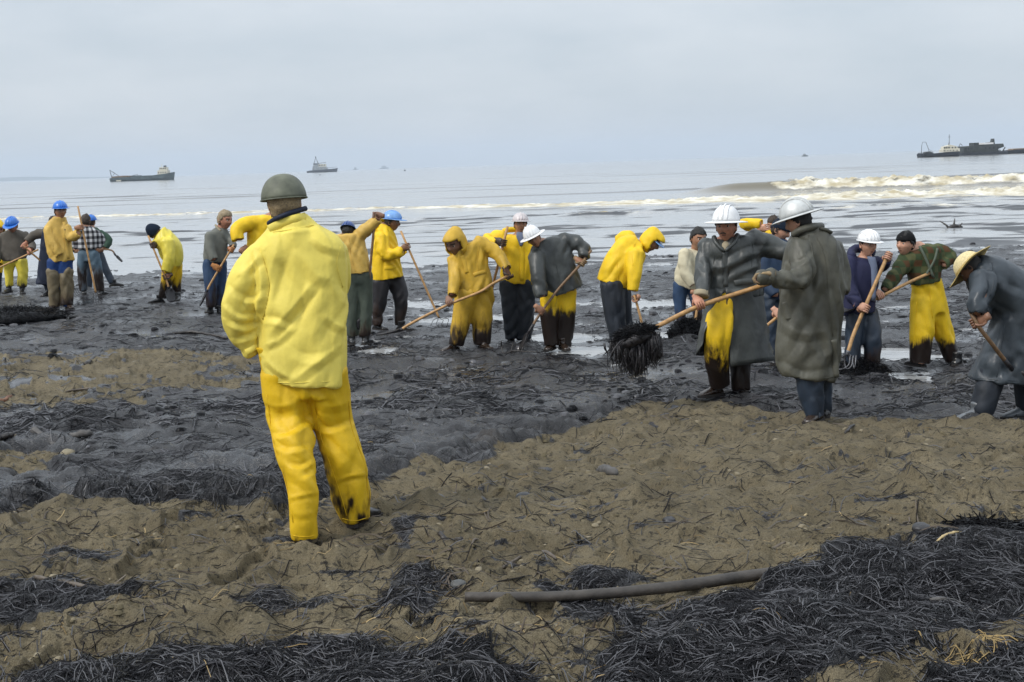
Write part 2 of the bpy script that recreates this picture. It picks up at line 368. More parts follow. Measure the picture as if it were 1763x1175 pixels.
# ------------------------------------------------------------------ oiled straw, strand by strand (nobody could count it)
def strands(name, n_try, y0, y1, pick, length, width, mat, lift=0.012, seed=1, mat_bias=None, curl=0.5):
    r = np.random.default_rng(seed)
    y = 1 / (1 / y1 + r.random(n_try) * (1 / y0 - 1 / y1)); x = (r.random(n_try) * 2 - 1) * 0.46 * y
    z, oil, wet = terrain(x, y)
    k = r.random(n_try) < pick(x, y, oil) * (1 if y1 < 9 else np.where(np.abs(terrain(x, y - .07)[0] - z) > .032, .08, 1)); x, y = x[k], y[k]; n = len(x)
    L = length * (0.5 + r.random(n)) ; a = noise2(x * 1.7, y * 1.7, 77) * 5.0 + r.normal(0, 0.8, n)
    W = width * (0.6 + 0.8 * r.random(n)); c = r.normal(0, curl, n)
    S = 4; P = []
    th = a.copy(); px, py = x.copy(), y.copy()
    hh = lift * r.random(n) ** 2
    tone = r.random(n)
    for s_ in range(S):
        zz, _, _ = terrain(px, py)
        P.append(np.stack([px, py, zz + hh * np.sin(0.4 + 2.4 * s_ / (S - 1)) + 0.002], 1))
        px = px + np.cos(th) * L / (S - 1); py = py + np.sin(th) * L / (S - 1); th = th + c / S
    P = np.stack(P, 1)                                       # n, S, 3
    d = np.stack([-np.sin(a), np.cos(a), np.zeros(n)], 1)[:, None, :] * W[:, None, None] * 0.5
    e = np.array([0, 0, 1.0])[None, None, :] * W[:, None, None] * 0.55
    V = np.stack([P - d, P + e, P + d], 2).reshape(-1, 3)    # S*3 per strand
    b0 = (np.arange(n) * S * 3)[:, None]
    q = []
    for s_ in range(S - 1):
        for j in range(2):
            q.append([s_ * 3 + j, s_ * 3 + j + 1, (s_ + 1) * 3 + j + 1, (s_ + 1) * 3 + j])
    Fq = (b0[:, :, None] + np.array(q)[None]).reshape(-1, 4)
    o = link_mesh(name, V, Fq, mat, attrs={'tone': np.repeat(tone, S * 3)})
    tag(o, kind='stuff'); return o
def straw_material(name, c0, c1, rough):
    mt, n, l, b = new_mat(name)
    l.new(ramp(n, l, attr(n, 'tone'), 0.45, 1.0, c0, c1), b.inputs['Base Color']); b.inputs['Roughness'].default_value = rough
    l.new(ramp(n, l, attr(n, 'tone'), .62, 1.0, (.10,) * 3, (.95,) * 3), b.inputs['Specular IOR Level'])
    return mt
M_OILSTRAW = straw_material('oiled_straw', (0.003, 0.003, 0.004), (0.052, 0.050, 0.056), 0.34)
M_DRYSTRAW = straw_material('clean_straw', (0.16, 0.11, 0.05), (0.42, 0.30, 0.13), 0.7)
o = strands('oiled_straw', 70000, 4.6, 8.5, lambda x, y, oil: oil * 0.95 + 0.03, 0.11, 0.0036, M_OILSTRAW, 0.016, 5)
o['label'] = 'black oil soaked straw matted over the near sand'
o = strands('oiled_straw', 46000, 8.0, 15.0, lambda x, y, oil: oil * 0.55 * sstep(13.5, 9.0, y) * sstep(.1, -.3, noise2(x * 1.1, y * 1.1, 58)) + 0.02 + .02 * oil, 0.14, 0.0050, M_OILSTRAW, 0.022, 6)
o['label'] = 'black oil soaked straw matted around the workers'
o = strands('dark_stalks', 9000, 4.7, 12.5, lambda x, y, oil: (1 - oil) * (.05 + .35 * sstep(.1, .5, noise2(x * 1.4, y * 2.0, 91))), 0.16, 0.0065, straw_material('dark_stalks', (0.012, 0.010, 0.009), (0.085, 0.060, 0.038), 0.6), 0.02, 8, curl=.9)
o['label'] = 'dark stalks and twigs littering the sand'
o = strands('dry_straw', 26000, 4.7, 12.0, lambda x, y, oil: (1 - oil) * 0.02 + 0.004, 0.07, 0.0035, M_DRYSTRAW, 0.015, 9)
o['label'] = 'scattered wisps of clean pale straw on the sand'
o = strands('oiled_straw', 24000, 11.5, 32.0, lambda x, y, oil: oil * 0.95 * sstep(-.35, .2, noise2(x * .9, y * .9, 53)) + .05, 0.20, 0.010, M_OILSTRAW, 0.03, 16)
o['label'] = 'oil soaked straw strewn over the wet flat towards the water'
def clods(name, n_try, y0, y1, pick, size, mat, seed):
    """crumbs of sludge or sand lying on the surface, each a small lump with its own shape"""
    r = np.random.default_rng(seed); y = 1 / (1 / y1 + r.random(n_try) * (1 / y0 - 1 / y1)); x = (r.random(n_try) * 2 - 1) * 0.40 * y
    z, oil, wet = terrain(x, y); k = r.random(n_try) < pick(x, y, oil, wet); x, y, z = x[k], y[k], z[k]; n = len(x)
    s = size * (0.35 + r.random(n) ** 2.2 * 1.6) * np.clip(y / 12, .6, 1.6); A = np.linspace(0, 2 * math.pi, 6, endpoint=False)[None, :] + r.random((n, 1)) * 6
    ring = lambda rad, h: np.stack([x[:, None] + np.cos(A) * rad * s[:, None] * (.7 + .6 * r.random((n, 6))), y[:, None] + np.sin(A) * rad * s[:, None] * (.7 + .6 * r.random((n, 6))), z[:, None] + h * s[:, None] * (.7 + .6 * r.random((n, 6)))], 2)
    V = np.concatenate([ring(1.0, -.25), ring(.62, .26), np.stack([x, y, z + .36 * s], 1)[:, None, :]], 1).reshape(-1, 3)
    f = [(i, (i + 1) % 6, 6 + (i + 1) % 6) for i in range(6)] + [(i, 6 + (i + 1) % 6, 6 + i) for i in range(6)] + [(6 + i, 6 + (i + 1) % 6, 12) for i in range(6)]
    Fc = ((np.arange(n) * 13)[:, None, None] + np.array(f)[None]).reshape(-1, 3)
    return tag(link_mesh(name, V, Fc, mat, attrs={'tone': np.repeat(r.random(n), 13)}), kind='stuff')
o = clods('sludge_clods', 26000, 8.5, 34.0, lambda x, y, oil, wet: oil * (0.06 + 0.45 * sstep(.0, .45, noise2(x * .8, y * .8, 54))) * (1 - .6 * wet) * sstep(9, 14, y), 0.030, M_OILSTRAW, 17); o['label'] = 'black crumbs of oily sludge over the wet flat'
o = clods('sand_clods', 9000, 4.7, 12.0, lambda x, y, oil, wet: (1 - oil) * sstep(.0, .5, noise2(x * 1.9, y * 2.3, 34)), 0.020, straw_material('damp_sand_crumbs', (0.10, 0.084, 0.052), (0.20, 0.166, 0.105), 0.9), 18); o['label'] = 'crumbs of damp sand thrown up by boots'
def pick_tuft(x, y, oil):
    c = hit(1625, 1135); c2 = hit(1700, 1110); c3 = hit(15, 620)
    return 0.9 * np.exp(-((x - c[0]) ** 2 + (y - c[1]) ** 2) / 0.006) + 0.9 * np.exp(-((x - c2[0]) ** 2 + (y - c2[1]) ** 2) / 0.004)
o = strands('yellow_straw', 11000, 4.6, 6.0, pick_tuft, 0.09, 0.0042, plain('yellow_straw', (0.24, 0.165, 0.06), 0.7), 0.02, 12)
o['label'] = 'loose yellow straw lying between the black mats'

# ------------------------------------------------------------------ sea
def sea_surface(x, y):
    z = np.full(x.shape, WATER_Z)
    yw = y + 0.9 * noise2(x / 4.0, y / 3.0, 59); n = noise2(x / 3.4, yw / 1.3, 61) + 0.6 * noise2(x / 1.5 + 3, yw / 0.7, 62)
    patchy = sstep(-0.15, 0.35, noise2(x / 9.0, y / 4.0, 63) + 0.4 * noise2(x / 3.0, y / 2.0, 60) + 0.30 * sstep(0.02, .15, x / y))
    z = z + (0.006 + 0.046 * patchy) * n * sstep(28, 38, y) * sstep(84, 66, y)
    z = z + 0.10 * noise2(x / 26.0, y / 6.5, 64) * sstep(78, 95, y) * sstep(260, 160, y)
    z = z + 0.16 * noise2(x / 90.0, y / 34.0, 65) * sstep(160, 240, y) * sstep(1500, 800, y)
    foam = np.zeros(x.shape)
    # spent line of foam all along the shore
    t = x / y
    yc = 79.0 - 22 * (t + 0.10) + 2.2 * noise2(x / 14.0, x * 0, 66) + 0.6 * noise2(x / 3, x * 0, 67)
    a1 = 0.11 + 0.13 * sstep(0.0, 0.25, t)
    p = (y - yc); lump = 0.4 + 0.9 * np.abs(noise2(x / 0.9, y / 0.9, 68)) + 0.7 * np.abs(noise2(x / 0.4, y / 0.4, 86)) + 0.5 * noise2(x / 3, y / 3, 69)
    z = z + a1 * np.exp(-np.where(p < 0, (p / 1.3) ** 2, (p / 3.0) ** 2)) * lump
    foam = np.maximum(foam, (0.72 + 0.28 * sstep(-.1, .1, t)) * np.exp(-np.where(p < 0, (p / (1.8 + .8 * sstep(-.15, .1, t))) ** 2, (p / 1.6) ** 2)) * (0.95 + 0.7 * noise2(x / 1.6, y / 1.2, 70) + 0.35 * noise2(x / 7, y / 3, 71)))
    # a second, shorter one nearer
    ys = 60.0 - 14 * (t - 0.1) + 1.5 * noise2(x / 8.0, x * 0, 72); p = y - ys; k = sstep(-0.02, 0.06, t) * (0.6 + noise2(x / 6, x * 0, 73))
    z = z + 0.12 * k * np.exp(-(p / 1.5) ** 2) * lump; foam = np.maximum(foam, 0.75 * k * np.exp(-(p / 1.6) ** 2) * (0.5 + noise2(x / 1.3, y / 1.1, 74)))
    # breaker
    yb = 88.0 - 14 * (t - 0.2) + 1.0 * noise2(x / 12, x * 0, 75); p = y - yb
    A = 0.60 * sstep(0.11, 0.165, t) * (1 + 0.18 * noise2(x / 5.0, x * 0, 76)) * (0.8 + 0.2 * sstep(0.5, 0.3, t))
    brk = sstep(0.175, 0.205, t + 0.02 * noise2(x / 2, y / 2, 78))
    prof = np.exp(-np.where(p < 0, (p / 1.15) ** 2, (p / 5.5) ** 2))
    z = z + A * prof * (1 + brk * (0.26 * (np.abs(noise2(x / 1.3, y / 1.3, 79)) * 2 - 0.4) + 0.22 * (np.abs(noise2(x / .5, y / .5, 85)) * 2 - 0.4)))
    foam = np.maximum(foam, brk * sstep(0.12, 0.5, prof) * sstep(2.6, 0.6, p) * (0.75 + 0.6 * noise2(x / 1.3, y / 0.8, 80)))
    foam = np.maximum(foam, brk * 0.6 * np.exp(-((p + 3) / 2.5) ** 2) * (0.4 + noise2(x / 2, y / 1.2, 81)))
    face = 1.6 * A * np.exp(-((p + .4) / 1.8) ** 2)
    oil = sstep(0.10, 0.34, noise2(x / 2.6, yw / 1.35, 82) + 0.45 * noise2(x / 1.1, yw / 0.6, 83) - 0.42 + 0.55 * patchy) * sstep(24, 36, y) * sstep(88, 58, y)  # oil film plus the dark look of ripple fronts, painted in as one mask
    streak = sstep(0.33, 0.5, noise2(x / 30.0, y / 7.0, 84)) * sstep(85, 110, y) * sstep(330, 180, y)
    return z, np.clip(foam, 0, 1), np.clip(np.maximum(oil, 0.8 * streak), 0, 1), np.clip(face, 0, 1)
u_s = np.concatenate([-(0.42 + np.geomspace(0.01, 1.8, 30))[::-1], np.linspace(-0.42, 0.42, 480), 0.42 + np.geomspace(0.01, 1.8, 30)])
ys_ = np.concatenate([np.linspace(9, 23.5, 30), 1 / np.linspace(1 / 24.0, 1 / 52.0, 130), np.linspace(52.2, 98, 290), 1 / np.linspace(1 / 98.5, 1 / 400.0, 80), np.geomspace(410, 9000, 40)])
sx = (u_s[None, :] * ys_[:, None]).ravel(); sy = np.repeat(ys_, len(u_s))
sz, sfoam, soil_shade, sface = sea_surface(sx, sy)
ii = np.arange((len(ys_) - 1) * len(u_s)).reshape(len(ys_) - 1, len(u_s))[:, :-1].ravel()
SF = np.stack([ii, ii + 1, ii + 1 + len(u_s), ii + len(u_s)], 1)
def sea_material():
    mt, n, l, b = new_mat('sea_water')
    foam = attr(n, 'foam'); oil = attr(n, 'oil'); face = attr(n, 'face')
    nf = noise_node(n, l, 1.5, 8, 0.75, map_scale=(1, 1.3, 1.6))
    f2 = ramp(n, l, maths(n, l, 'ADD', foam, maths(n, l, 'MULTIPLY', maths(n, l, 'SUBTRACT', nf, 0.5), 1.3)), 0.30, 0.62)
    wat = mixc(n, l, oil, (0.34, 0.34, 0.335), (0.045, 0.047, 0.052))  # oil tint also carries the painted dark of ripple streaks
    wat = mixc(n, l, face, wat, (0.115, 0.098, 0.060)); l.new(mixc(n, l, oil, (0.5,) * 3, (0.20,) * 3), b.inputs['Specular IOR Level'])
    fc = mixc(n, l, ramp(n, l, noise_node(n, l, 0.9, 4, 0.6), 0.38, 0.66), (0.40, 0.345, 0.23), (0.76, 0.74, 0.66))
    l.new(mixc(n, l, f2, wat, fc), b.inputs['Base Color'])
    rg = mixc(n, l, oil, (0.09,) * 3, (0.42,) * 3); rg = mixc(n, l, f2, rg, (0.9,) * 3); l.new(rg, b.inputs['Roughness'])
    b.inputs['IOR'].default_value = 1.34
    h = noise_node(n, l, 1.0, 5, 0.6, map_scale=(0.35, 1.4, 1)); h2 = noise_node(n, l, 7.0, 3, 0.6, map_scale=(0.5, 1.3, 1))
    c = bump(n, l, b, h, 0.10, 0.25); bump(n, l, b, h2, 0.10, 0.03, c)
    return mt
sea = link_mesh('sea', np.stack([sx, sy, sz], 1), SF, sea_material(), attrs={'foam': sfoam, 'oil': soil_shade, 'face': sface})
tag(sea, kind='structure')
# sea bed continues the beach under the water as far as the water goes
bed = link_mesh('sea_bed', [(-300, 94, -1.6), (300, 94, -1.6), (21000, 9100, -3.0), (-21000, 9100, -3.0)], [(0, 1, 2, 3)], plain('sea_bed_sand', (0.12, 0.10, 0.07), 0.9))
tag(bed, kind='structure')

# far headland low on the left horizon
hxs = np.linspace(-6200, -2050, 90); hv_ = []
for k_, (yy, sc) in enumerate(((8000, 0), (8080, .55), (8200, .9), (8350, 1.0), (8550, .6), (8700, 0))):
    hh = (95 * sstep(-2050, -3600, hxs) * (.72 + .35 * noise2(hxs / 900, hxs * 0 + 2.5, 88) + .10 * noise2(hxs / 260, hxs * 0 + k_, 89)))
    hv_.append(np.stack([hxs, np.full(90, yy), -1 + np.clip(hh, 0, 104) * sc], 1))
ii = np.arange(5 * 90).reshape(5, 90)[:, :-1].ravel()
tag(link_mesh('hills', np.concatenate(hv_), np.stack([ii, ii + 1, ii + 91, ii + 90], 1), plain('far_scrub', (0.06, 0.07, 0.05), 0.9, 0.3, .004)), kind='structure')
# ------------------------------------------------------------------ haze over the sea
hz = MB(); hz.box((0, 4400, 57.0), (44000, 9800, 124.0))
haze = hz.build('haze', None, smooth=False)
hm = bpy.data.materials.new('haze_air'); hm.use_nodes = True; hn = hm.node_tree.nodes; hn.clear()
ho = hn.new('ShaderNodeOutputMaterial'); hv = hn.new('ShaderNodeVolumePrincipled')
hv.inputs['Color'].default_value = (0.60, 0.68, 0.78, 1); hv.inputs['Density'].default_value = 0.00017
hm.node_tree.links.new(hv.outputs[0], ho.inputs['Volume'])
haze.data.materials.clear(); haze.data.materials.append(hm)
tag(haze, kind='stuff')
# ================================================================== PEOPLE: builders
DG = None
def remesh(V, Fc, voxel, smooth_it=2, smooth_f=0.5):
    """overlapping closed pieces -> one continuous skin"""
    me = bpy.data.meshes.new('tmp'); me.from_pydata([tuple(x) for x in V], [], Fc)
    ob = bpy.data.objects.new('tmp', me); COL.objects.link(ob)
    md = ob.modifiers.new('r', 'REMESH'); md.mode = 'VOXEL'; md.voxel_size = voxel
    if smooth_it:
        ms = ob.modifiers.new('s', 'SMOOTH'); ms.iterations = smooth_it; ms.factor = smooth_f
    bpy.context.view_layer.update()
    ev = ob.evaluated_get(bpy.context.evaluated_depsgraph_get()); m2 = ev.to_mesh()
    n = len(m2.vertices); V2 = np.empty(n * 3); m2.vertices.foreach_get('co', V2)
    nl = len(m2.loops); li = np.empty(nl, np.int32); m2.loops.foreach_get('vertex_index', li)
    F2 = li.reshape(-1, 4) if nl == 4 * len(m2.polygons) else [tuple(p.vertices) for p in m2.polygons]
    ev.to_mesh_clear(); bpy.data.objects.remove(ob); bpy.data.meshes.remove(me)
    return V2.reshape(-1, 3), F2
def vnormals(V, Fc):
    Fc = np.asarray(Fc); a = V[Fc[:, 2]] - V[Fc[:, 0]]; b = V[Fc[:, 3 if Fc.shape[1] == 4 else 1]] - V[Fc[:, 1 if Fc.shape[1] == 4 else 0]]
    n = np.cross(a, b); n = n if Fc.shape[1] == 4 else -n
    o = np.zeros_like(V)
    for k in range(Fc.shape[1]): np.add.at(o, Fc[:, k], n)
    return o / (np.linalg.norm(o, axis=1)[:, None] + 1e-12)
def wrinkle(V, Fc, amp, scale=5.0, seed=0, squash=(1, 1, .55)):
    """cloth creases pushed into the surface"""
    if not isinstance(Fc, np.ndarray): return V
    nr = vnormals(V, Fc); p = V * np.array(squash) * scale
    w = np.stack([noise3(p * 0.6 + 9.1, seed + 5), noise3(p * 0.6 + 3.3, seed + 6), noise3(p * 0.6 - 7.7, seed + 7)], 1)
    q = p + 0.9 * w
    r = np.abs(noise3(q, seed)) * 3.0; r2 = np.abs(noise3(q * 1.9 + 5.0, seed + 1)) * 3.0; k = noise3(p * 0.5 + 2.2, seed + 4)
    P = V * np.array([1, 1, 1.0]); fac = np.zeros(len(V)); rg = np.random.default_rng(seed + 50)
    for k3 in range(4):                                   # flat planes of stiff cloth that break along sharp lines
        a = rg.uniform(-.75, .75); u = (P[:, 0] * math.cos(a) + P[:, 2] * math.sin(a) + P[:, 1] * .6) * rg.uniform(4.5, 9.0) + 1.1 * noise3(P * 2.6, seed + 20 + k3) + rg.random()
        tri = 2 * np.abs(u - np.floor(u) - .5); fac = fac + (tri ** .8 - .5) * sstep(-.02, .28, noise3(P * 2.8 + 7 * k3, seed + 30 + k3))
    d = amp * 1.9 * fac + 0.6 * amp * ((1.5 * np.minimum(r, 0.55) - 0.6) * (0.35 + 0.9 * sstep(-.15, .2, k)) + (0.5 * np.minimum(r2, 0.5) - .2) * sstep(.1, -.2, k) + 1.1 * noise3(p * 0.7, seed + 2))
    return V + nr * d[:, None]
def limb_rings(pts, n=16, flat=1.0, ext=True):
    """pts: (centre, radius) list -> rings whose planes follow the limb"""
    C = np.array([p for p, r in pts]); R = np.array([r for p, r in pts])
    T = np.gradient(C, axis=0); A = np.linspace(0, 2 * math.pi, n, endpoint=False); rings = []
    for k, (c, r, t) in enumerate(zip(C, R, T)):
        t = unit(t); v = unit(c - CAM); a = np.cross(t, v)
        a = unit(a) if np.linalg.norm(a) > 0.15 else unit(np.cross(t, [0.1, 0.2, 1])); b = np.cross(t, a)
        rings.append(c + r * (np.cos(A)[:, None] * a + flat * np.sin(A)[:, None] * b))
    if ext:                                          # rounded start
        t0 = unit(C[0] - C[1]); rings.insert(0, C[0] + t0 * R[0] * 0.55 + (rings[0] - C[0]) * 0.62)
    return rings
def densify(L, k=3):
    """smooth a list of (x, y, w, d) pixel stations"""
    return smooth_path([list(p) + [0.0] * (4 - len(p)) for p in L], k)
def px_limb(L, D, k=3, n=16, grow=1.0, flat=1.0):
    Q = densify(L, k); pts = []
    for x, y, w, d in Q:
        c = at(x, y, D + d); pts.append((c, 0.5 * w * m_per_px(D + d) * grow))
    return limb_rings(pts, n, flat)
def torso_rings(L, D, dep, n=24, grow=1.0, k=3, p=2.4):
    """L: stations (xl, yl, xr, yr[, depth radius m[, distance offset]]) from neck to hem"""
    Q = smooth_path([list(s[:4]) + [s[4] if len(s) > 4 else dep, s[5] if len(s) > 5 else 0.0] for s in L], k)
    Lp = np.array([at(q[0], q[1], D + q[5]) for q in Q]); Rp = np.array([at(q[2], q[3], D + q[5]) for q in Q])
    C = (Lp + Rp) / 2; T = np.gradient(C, axis=0); A = np.linspace(0, 2 * math.pi, n, endpoint=False); rings = []
    ca, sa = np.cos(A), np.sin(A); ca = np.sign(ca) * np.abs(ca) ** (2 / p); sa = np.sign(sa) * np.abs(sa) ** (2 / p)
    for c, l, r, t, q in zip(C, Lp, Rp, T, Q):
        a = (r - l) / 2 * grow; b = unit(np.cross(a, t)); b = b if b[1] > 0 else -b
        rings.append(c + ca[:, None] * a + sa[:, None] * b * q[4] * grow)
    return rings
def hollow(rings, wall, up_frac=1):
    """turn the last ring into an open hem: wall turned inwards and up"""
    e = rings[-1]; c = e.mean(0); R = np.linalg.norm(e - c, axis=1).mean(); s = max(0.3, 1 - wall / R)
    back = rings[-1 - up_frac] if len(rings) > up_frac else rings[0]
    return rings + [c + (e - c) * s, back.mean(0) + (back - back.mean(0)) * s * 0.97]

# ------------------------------------------------------------------ hands
def hand_mesh(P, axis, toward, side=1, grip=True, scale=1.0):
    """hand at P closed round a shaft along `axis`; `toward` points from the shaft to the wrist; five separate fingers"""
    X = unit(axis); Z = unit(np.asarray(toward) - X * np.dot(toward, X)); Y = np.cross(Z, X) * side
    def w(q): q = np.asarray(q, float) * scale; return P + q[..., 0:1] * X + q[..., 1:2] * Y + q[..., 2:3] * Z
    mb = MB()
    rings = []; A = np.linspace(0, 2 * math.pi, 10, endpoint=False)
    for z, y, hx, hy in ((.115, .006, .027, .022), (.090, .010, .029, .022), (.065, .018, .038, .019), (.040, .026, .043, .017), (.018, .030, .043, .013), (.006, .031, .036, .008)):
        rings.append(w(np.stack([np.cos(A) * hx, y + np.sin(A) * hy, np.full(10, z)], 1)))
    V, Fc = loft(rings); mb.add(V, Fc)
    for i, (fx, L) in enumerate(((-.032, .88), (-.011, 1.0), (.011, .96), (.031, .80))):
        if grip: q = [(.032, .020), (.033, -.006), (.012, -.030), (-.016, -.026), (-.029, -.004 + .012 * (1 - L))]
        else: q = [(.030, .020), (.036, -.016), (.026, -.046 * L), (.006, -.064 * L), (-.012, -.066 * L)]
        pts = [w(np.array([fx * (1 - .04 * k), y, z])) for k, (y, z) in enumerate(q)]
        mb.add(*tube_path(pts, [.0098, .0095, .0088, .0080, .0062], 6))
    th = [(.030, .008, .070), (.044, -.014, .046), (.036, -.032, .020), (.016, -.040, .004)] if grip else [(.030, .006, .068), (.050, -.006, .044), (.054, -.014, .016), (.048, -.018, -.006)]
    mb.add(*tube_path([w(np.array(t)) for t in th], [.0125, .0118, .0105, .0080], 6))
    return mb.verts(), mb.f
# ------------------------------------------------------------------ head
HN, HM = 28, 40
def head_grid(off=0.0, nose=1.0):
    """head skin in its own frame: x right, -y face, z up, metres, origin mid-skull; off swells it outwards"""
    th = np.linspace(0.02, math.pi - 0.02, HN); ph = np.linspace(0, 2 * math.pi, HM, endpoint=False)
    T, Pp = np.meshgrid(th, ph, indexing='ij'); sx = np.sin(T) * np.cos(Pp); sy = np.sin(T) * np.sin(Pp); sz = np.cos(T)
    x = .0755 * sx; y = .096 * sy; z = .119 * sz
    j = sstep(-0.01, -0.11, z)
    x = x * (1 - 0.30 * j); y = np.where(y > 0, y * (1 - 0.45 * j), y * (1 - 0.10 * j))
    x = x * (1 + 0.05 * sstep(0, .06, z))
    fr = sstep(-0.02, -0.07, y)
    g = lambda cx, cz, wx, wz: np.exp(-((np.abs(x) - cx) / wx) ** 2 - ((z - cz) / wz) ** 2)
    d = 0.024 * np.exp(-(x / .0125) ** 2) * np.where(z > -.03, np.exp(-((z + .03) / .032) ** 2), np.exp(-((z + .03) / .009) ** 2)) * nose
    d = d + .006 * g(.024, .026, .03, .010) - .011 * g(.031, .008, .015, .012) + .006 * g(.045, -.02, .018, .018)
    d = d + .006 * np.exp(-(x / .024) ** 2) * (np.exp(-((z + .054) / .006) ** 2) + np.exp(-((z + .070) / .007) ** 2)) - .003 * np.exp(-(x / .026) ** 2 - ((z + .062) / .003) ** 2)
    d = d + .010 * np.exp(-(x / .022) ** 2 - ((z + .098) / .016) ** 2)
    y = y - d * fr * (1 if off == 0 else 0.15)
    V = np.stack([x, y, z], -1)
    if off: V = V + off * np.stack([sx, sy, sz], -1)
    return V
def grid_faces(n, m_):
    f = []
    for i in range(n - 1):
        for j in range(m_):
            k = (j + 1) % m_; f.append((i * m_ + j, (i + 1) * m_ + j, (i + 1) * m_ + k, i * m_ + k))
    return f
HF = grid_faces(HN, HM)
def head_mesh():
    V = head_grid().reshape(-1, 3); mb = MB(); mi = []
    for f in HF:
        c = V[list(f)].mean(0); ax = abs(c[0])
        if c[1] < -.06 and abs(c[2] + .062) < .0075 and ax < .020: mi.append(1)
        elif c[1] < -.055 and abs(c[2] - .028) < .0042 and .012 < ax < .050: mi.append(2)
        else: mi.append(0)
    mb.add(V, HF); mb.mi = mi
    A = np.linspace(0, 2 * math.pi, 10, endpoint=False)
    for s in (-1, 1):
        rings = []                                   # ear: shell with a raised rim
        for k, (r, o) in enumerate(((.55, -.006), (1, .0), (1.0, .010), (.72, .008), (.45, .002))):
            e = np.stack([np.full(10, s * (.0735 + o + .006 * 0)), .012 + np.cos(A) * .017 * r + .004 * o / .01, -.006 + np.sin(A) * .031 * r], 1)
            rings.append(e)
        mb.add(*loft(rings), 0)
        c = np.array([s * .031, -.0725, .008]); rr = []
        for t in np.linspace(0.3, 2.84, 6): rr.append(c + .0125 * np.stack([np.sin(t) * np.cos(A), np.full(10, -np.cos(t)), np.sin(t) * np.sin(A)], 1))
        V2, F2 = loft(rr); n0 = len(mb.f); mb.add(V2, F2, 3)
        for q, f in enumerate(F2):
            cc = V2[list(f)].mean(0) - c
            if cc[1] < -.0098: mb.mi[n0 + q] = 4
    return mb
HEAD = head_mesh(); HEADV = HEAD.verts()
def head_frame(yaw, pitch, roll):
    y, p, r = (math.radians(q) for q in (yaw, pitch, roll))
    Rz = np.array([[math.cos(y), -math.sin(y), 0], [math.sin(y), math.cos(y), 0], [0, 0, 1]])
    Rx = np.array([[1, 0, 0], [0, math.cos(p), -math.sin(p)], [0, math.sin(p), math.cos(p)]])
    Ry = np.array([[math.cos(r), 0, math.sin(r)], [0, 1, 0], [-math.sin(r), 0, math.cos(r)]])
    return Ry @ Rz @ Rx
def shell_from_grid(V, keep, thick):
    """closed shell from the kept faces of a head-like grid, given thickness inwards"""
    V = V.reshape(-1, 3); fs = [f for f, k in zip(HF, keep) if k]
    used = sorted({i for f in fs for i in f}); ix = {v: k for k, v in enumerate(used)}
    O = V[used]; c = np.array([0, 0, -.01]); I = O + (c - O) / np.linalg.norm(O - c, axis=1)[:, None] * thick
    n = len(used); F1 = [tuple(ix[i] for i in f) for f in fs]; out = list(F1) + [tuple(n + i for i in f[::-1]) for f in F1]
    edges = {}
    for f in F1:
        for a, b in zip(f, f[1:] + f[:1]): edges[(a, b)] = 1
    for a, b in edges:
        if (b, a) not in edges: out.append((b, a, n + a, n + b))
    return np.concatenate([O, I]), out
def face_centres(V): 
    V = V.reshape(-1, 3); return np.array([V[list(f)].mean(0) for f in HF])
def hair_mesh(seed, length=1.0, off=0.010):
    V = head_grid(off); c = face_centres(head_grid(0))
    keep = (c[:, 2] + .012 * noise3(c * 60, seed + 2) > np.interp(c[:, 1], [-.10, -.06, -.03, .0, .03, .09], [.060, .060, .035, -.005 if length < 1.2 else -.03, -.06 * length, -.075 * length])) 
    q = V.reshape(-1, 3); q = q * (1 + 0.15 * noise3(q * 55, seed)[:, None] + 0.13 * noise3(q * 24, seed + 1)[:, None]); 
    return shell_from_grid(q, keep, off * 1.2)
def hood_mesh(seed, off=0.026, drop=1.0):
    V = head_grid(off); c = face_centres(head_grid(0))
    keep = ~((c[:, 1] < -.035) & (c[:, 2] < .062) & (np.abs(c[:, 0]) < .075)) & (c[:, 2] > -.112)
    q = V.reshape(-1, 3).copy()
    front = sstep(-.03, -.09, q[:, 1]) * sstep(.02, .08, q[:, 2]); q[:, 1] -= 0.028 * front
    low = sstep(0.0, -.10, q[:, 2]); q[:, 0] *= 1 + 0.35 * low; q[:, 1] += 0.020 * low * (q[:, 1] > 0)
    pk = sstep(.05, .13, q[:, 2]) * sstep(-.02, .06, q[:, 1]); q[:, 2] += 0.012 * pk; q[:, 1] += 0.018 * pk
    q = q * (1 + 0.045 * noise3(q * 16, seed)[:, None])
    return shell_from_grid(q, keep, .010)
def knit_cap_mesh(seed, low=.020, off=.012, peak=0.0):
    V = head_grid(off); c = face_centres(head_grid(0)); keep = c[:, 2] > low - 0.35 * np.maximum(0, c[:, 1])
    q = V.reshape(-1, 3).copy(); q[:, 2] += peak * sstep(.07, .13, q[:, 2]); q *= 1 + 0.03 * noise3(q * 40, seed)[:, None]
    return shell_from_grid(q, keep, .012)
def revolve(prof, n=28, oval=(1.0, 1.15), peak=None):
    """prof: (radius, z) list going round the section; oval widens front-back; peak(angle)->extra brim"""
    A = np.linspace(0, 2 * math.pi, n, endpoint=False); V = []
    for r, z in prof:
        V.append(np.stack([np.cos(A) * r * oval[0], np.sin(A) * r * oval[1], np.full(n, z)], 1))
    return np.array(V)
def dome_mesh(R=.112, H=.125, z0=.030, oval=(.98, 1.16), thick=.006, n=28, k=9, ridge=False):
    t = np.linspace(0.0, math.pi / 2 - 0.06, k); out = [(R * math.cos(a) ** 0.85, z0 + H * math.sin(a)) for a in t]
    inn = [((R - thick) * math.cos(a) ** 0.85, z0 + (H - thick) * math.sin(a)) for a in t[::-1]]
    G = revolve(out + inn, n, oval)
    V = G.reshape(-1, 3); return V, grid_close(len(out + inn), n)
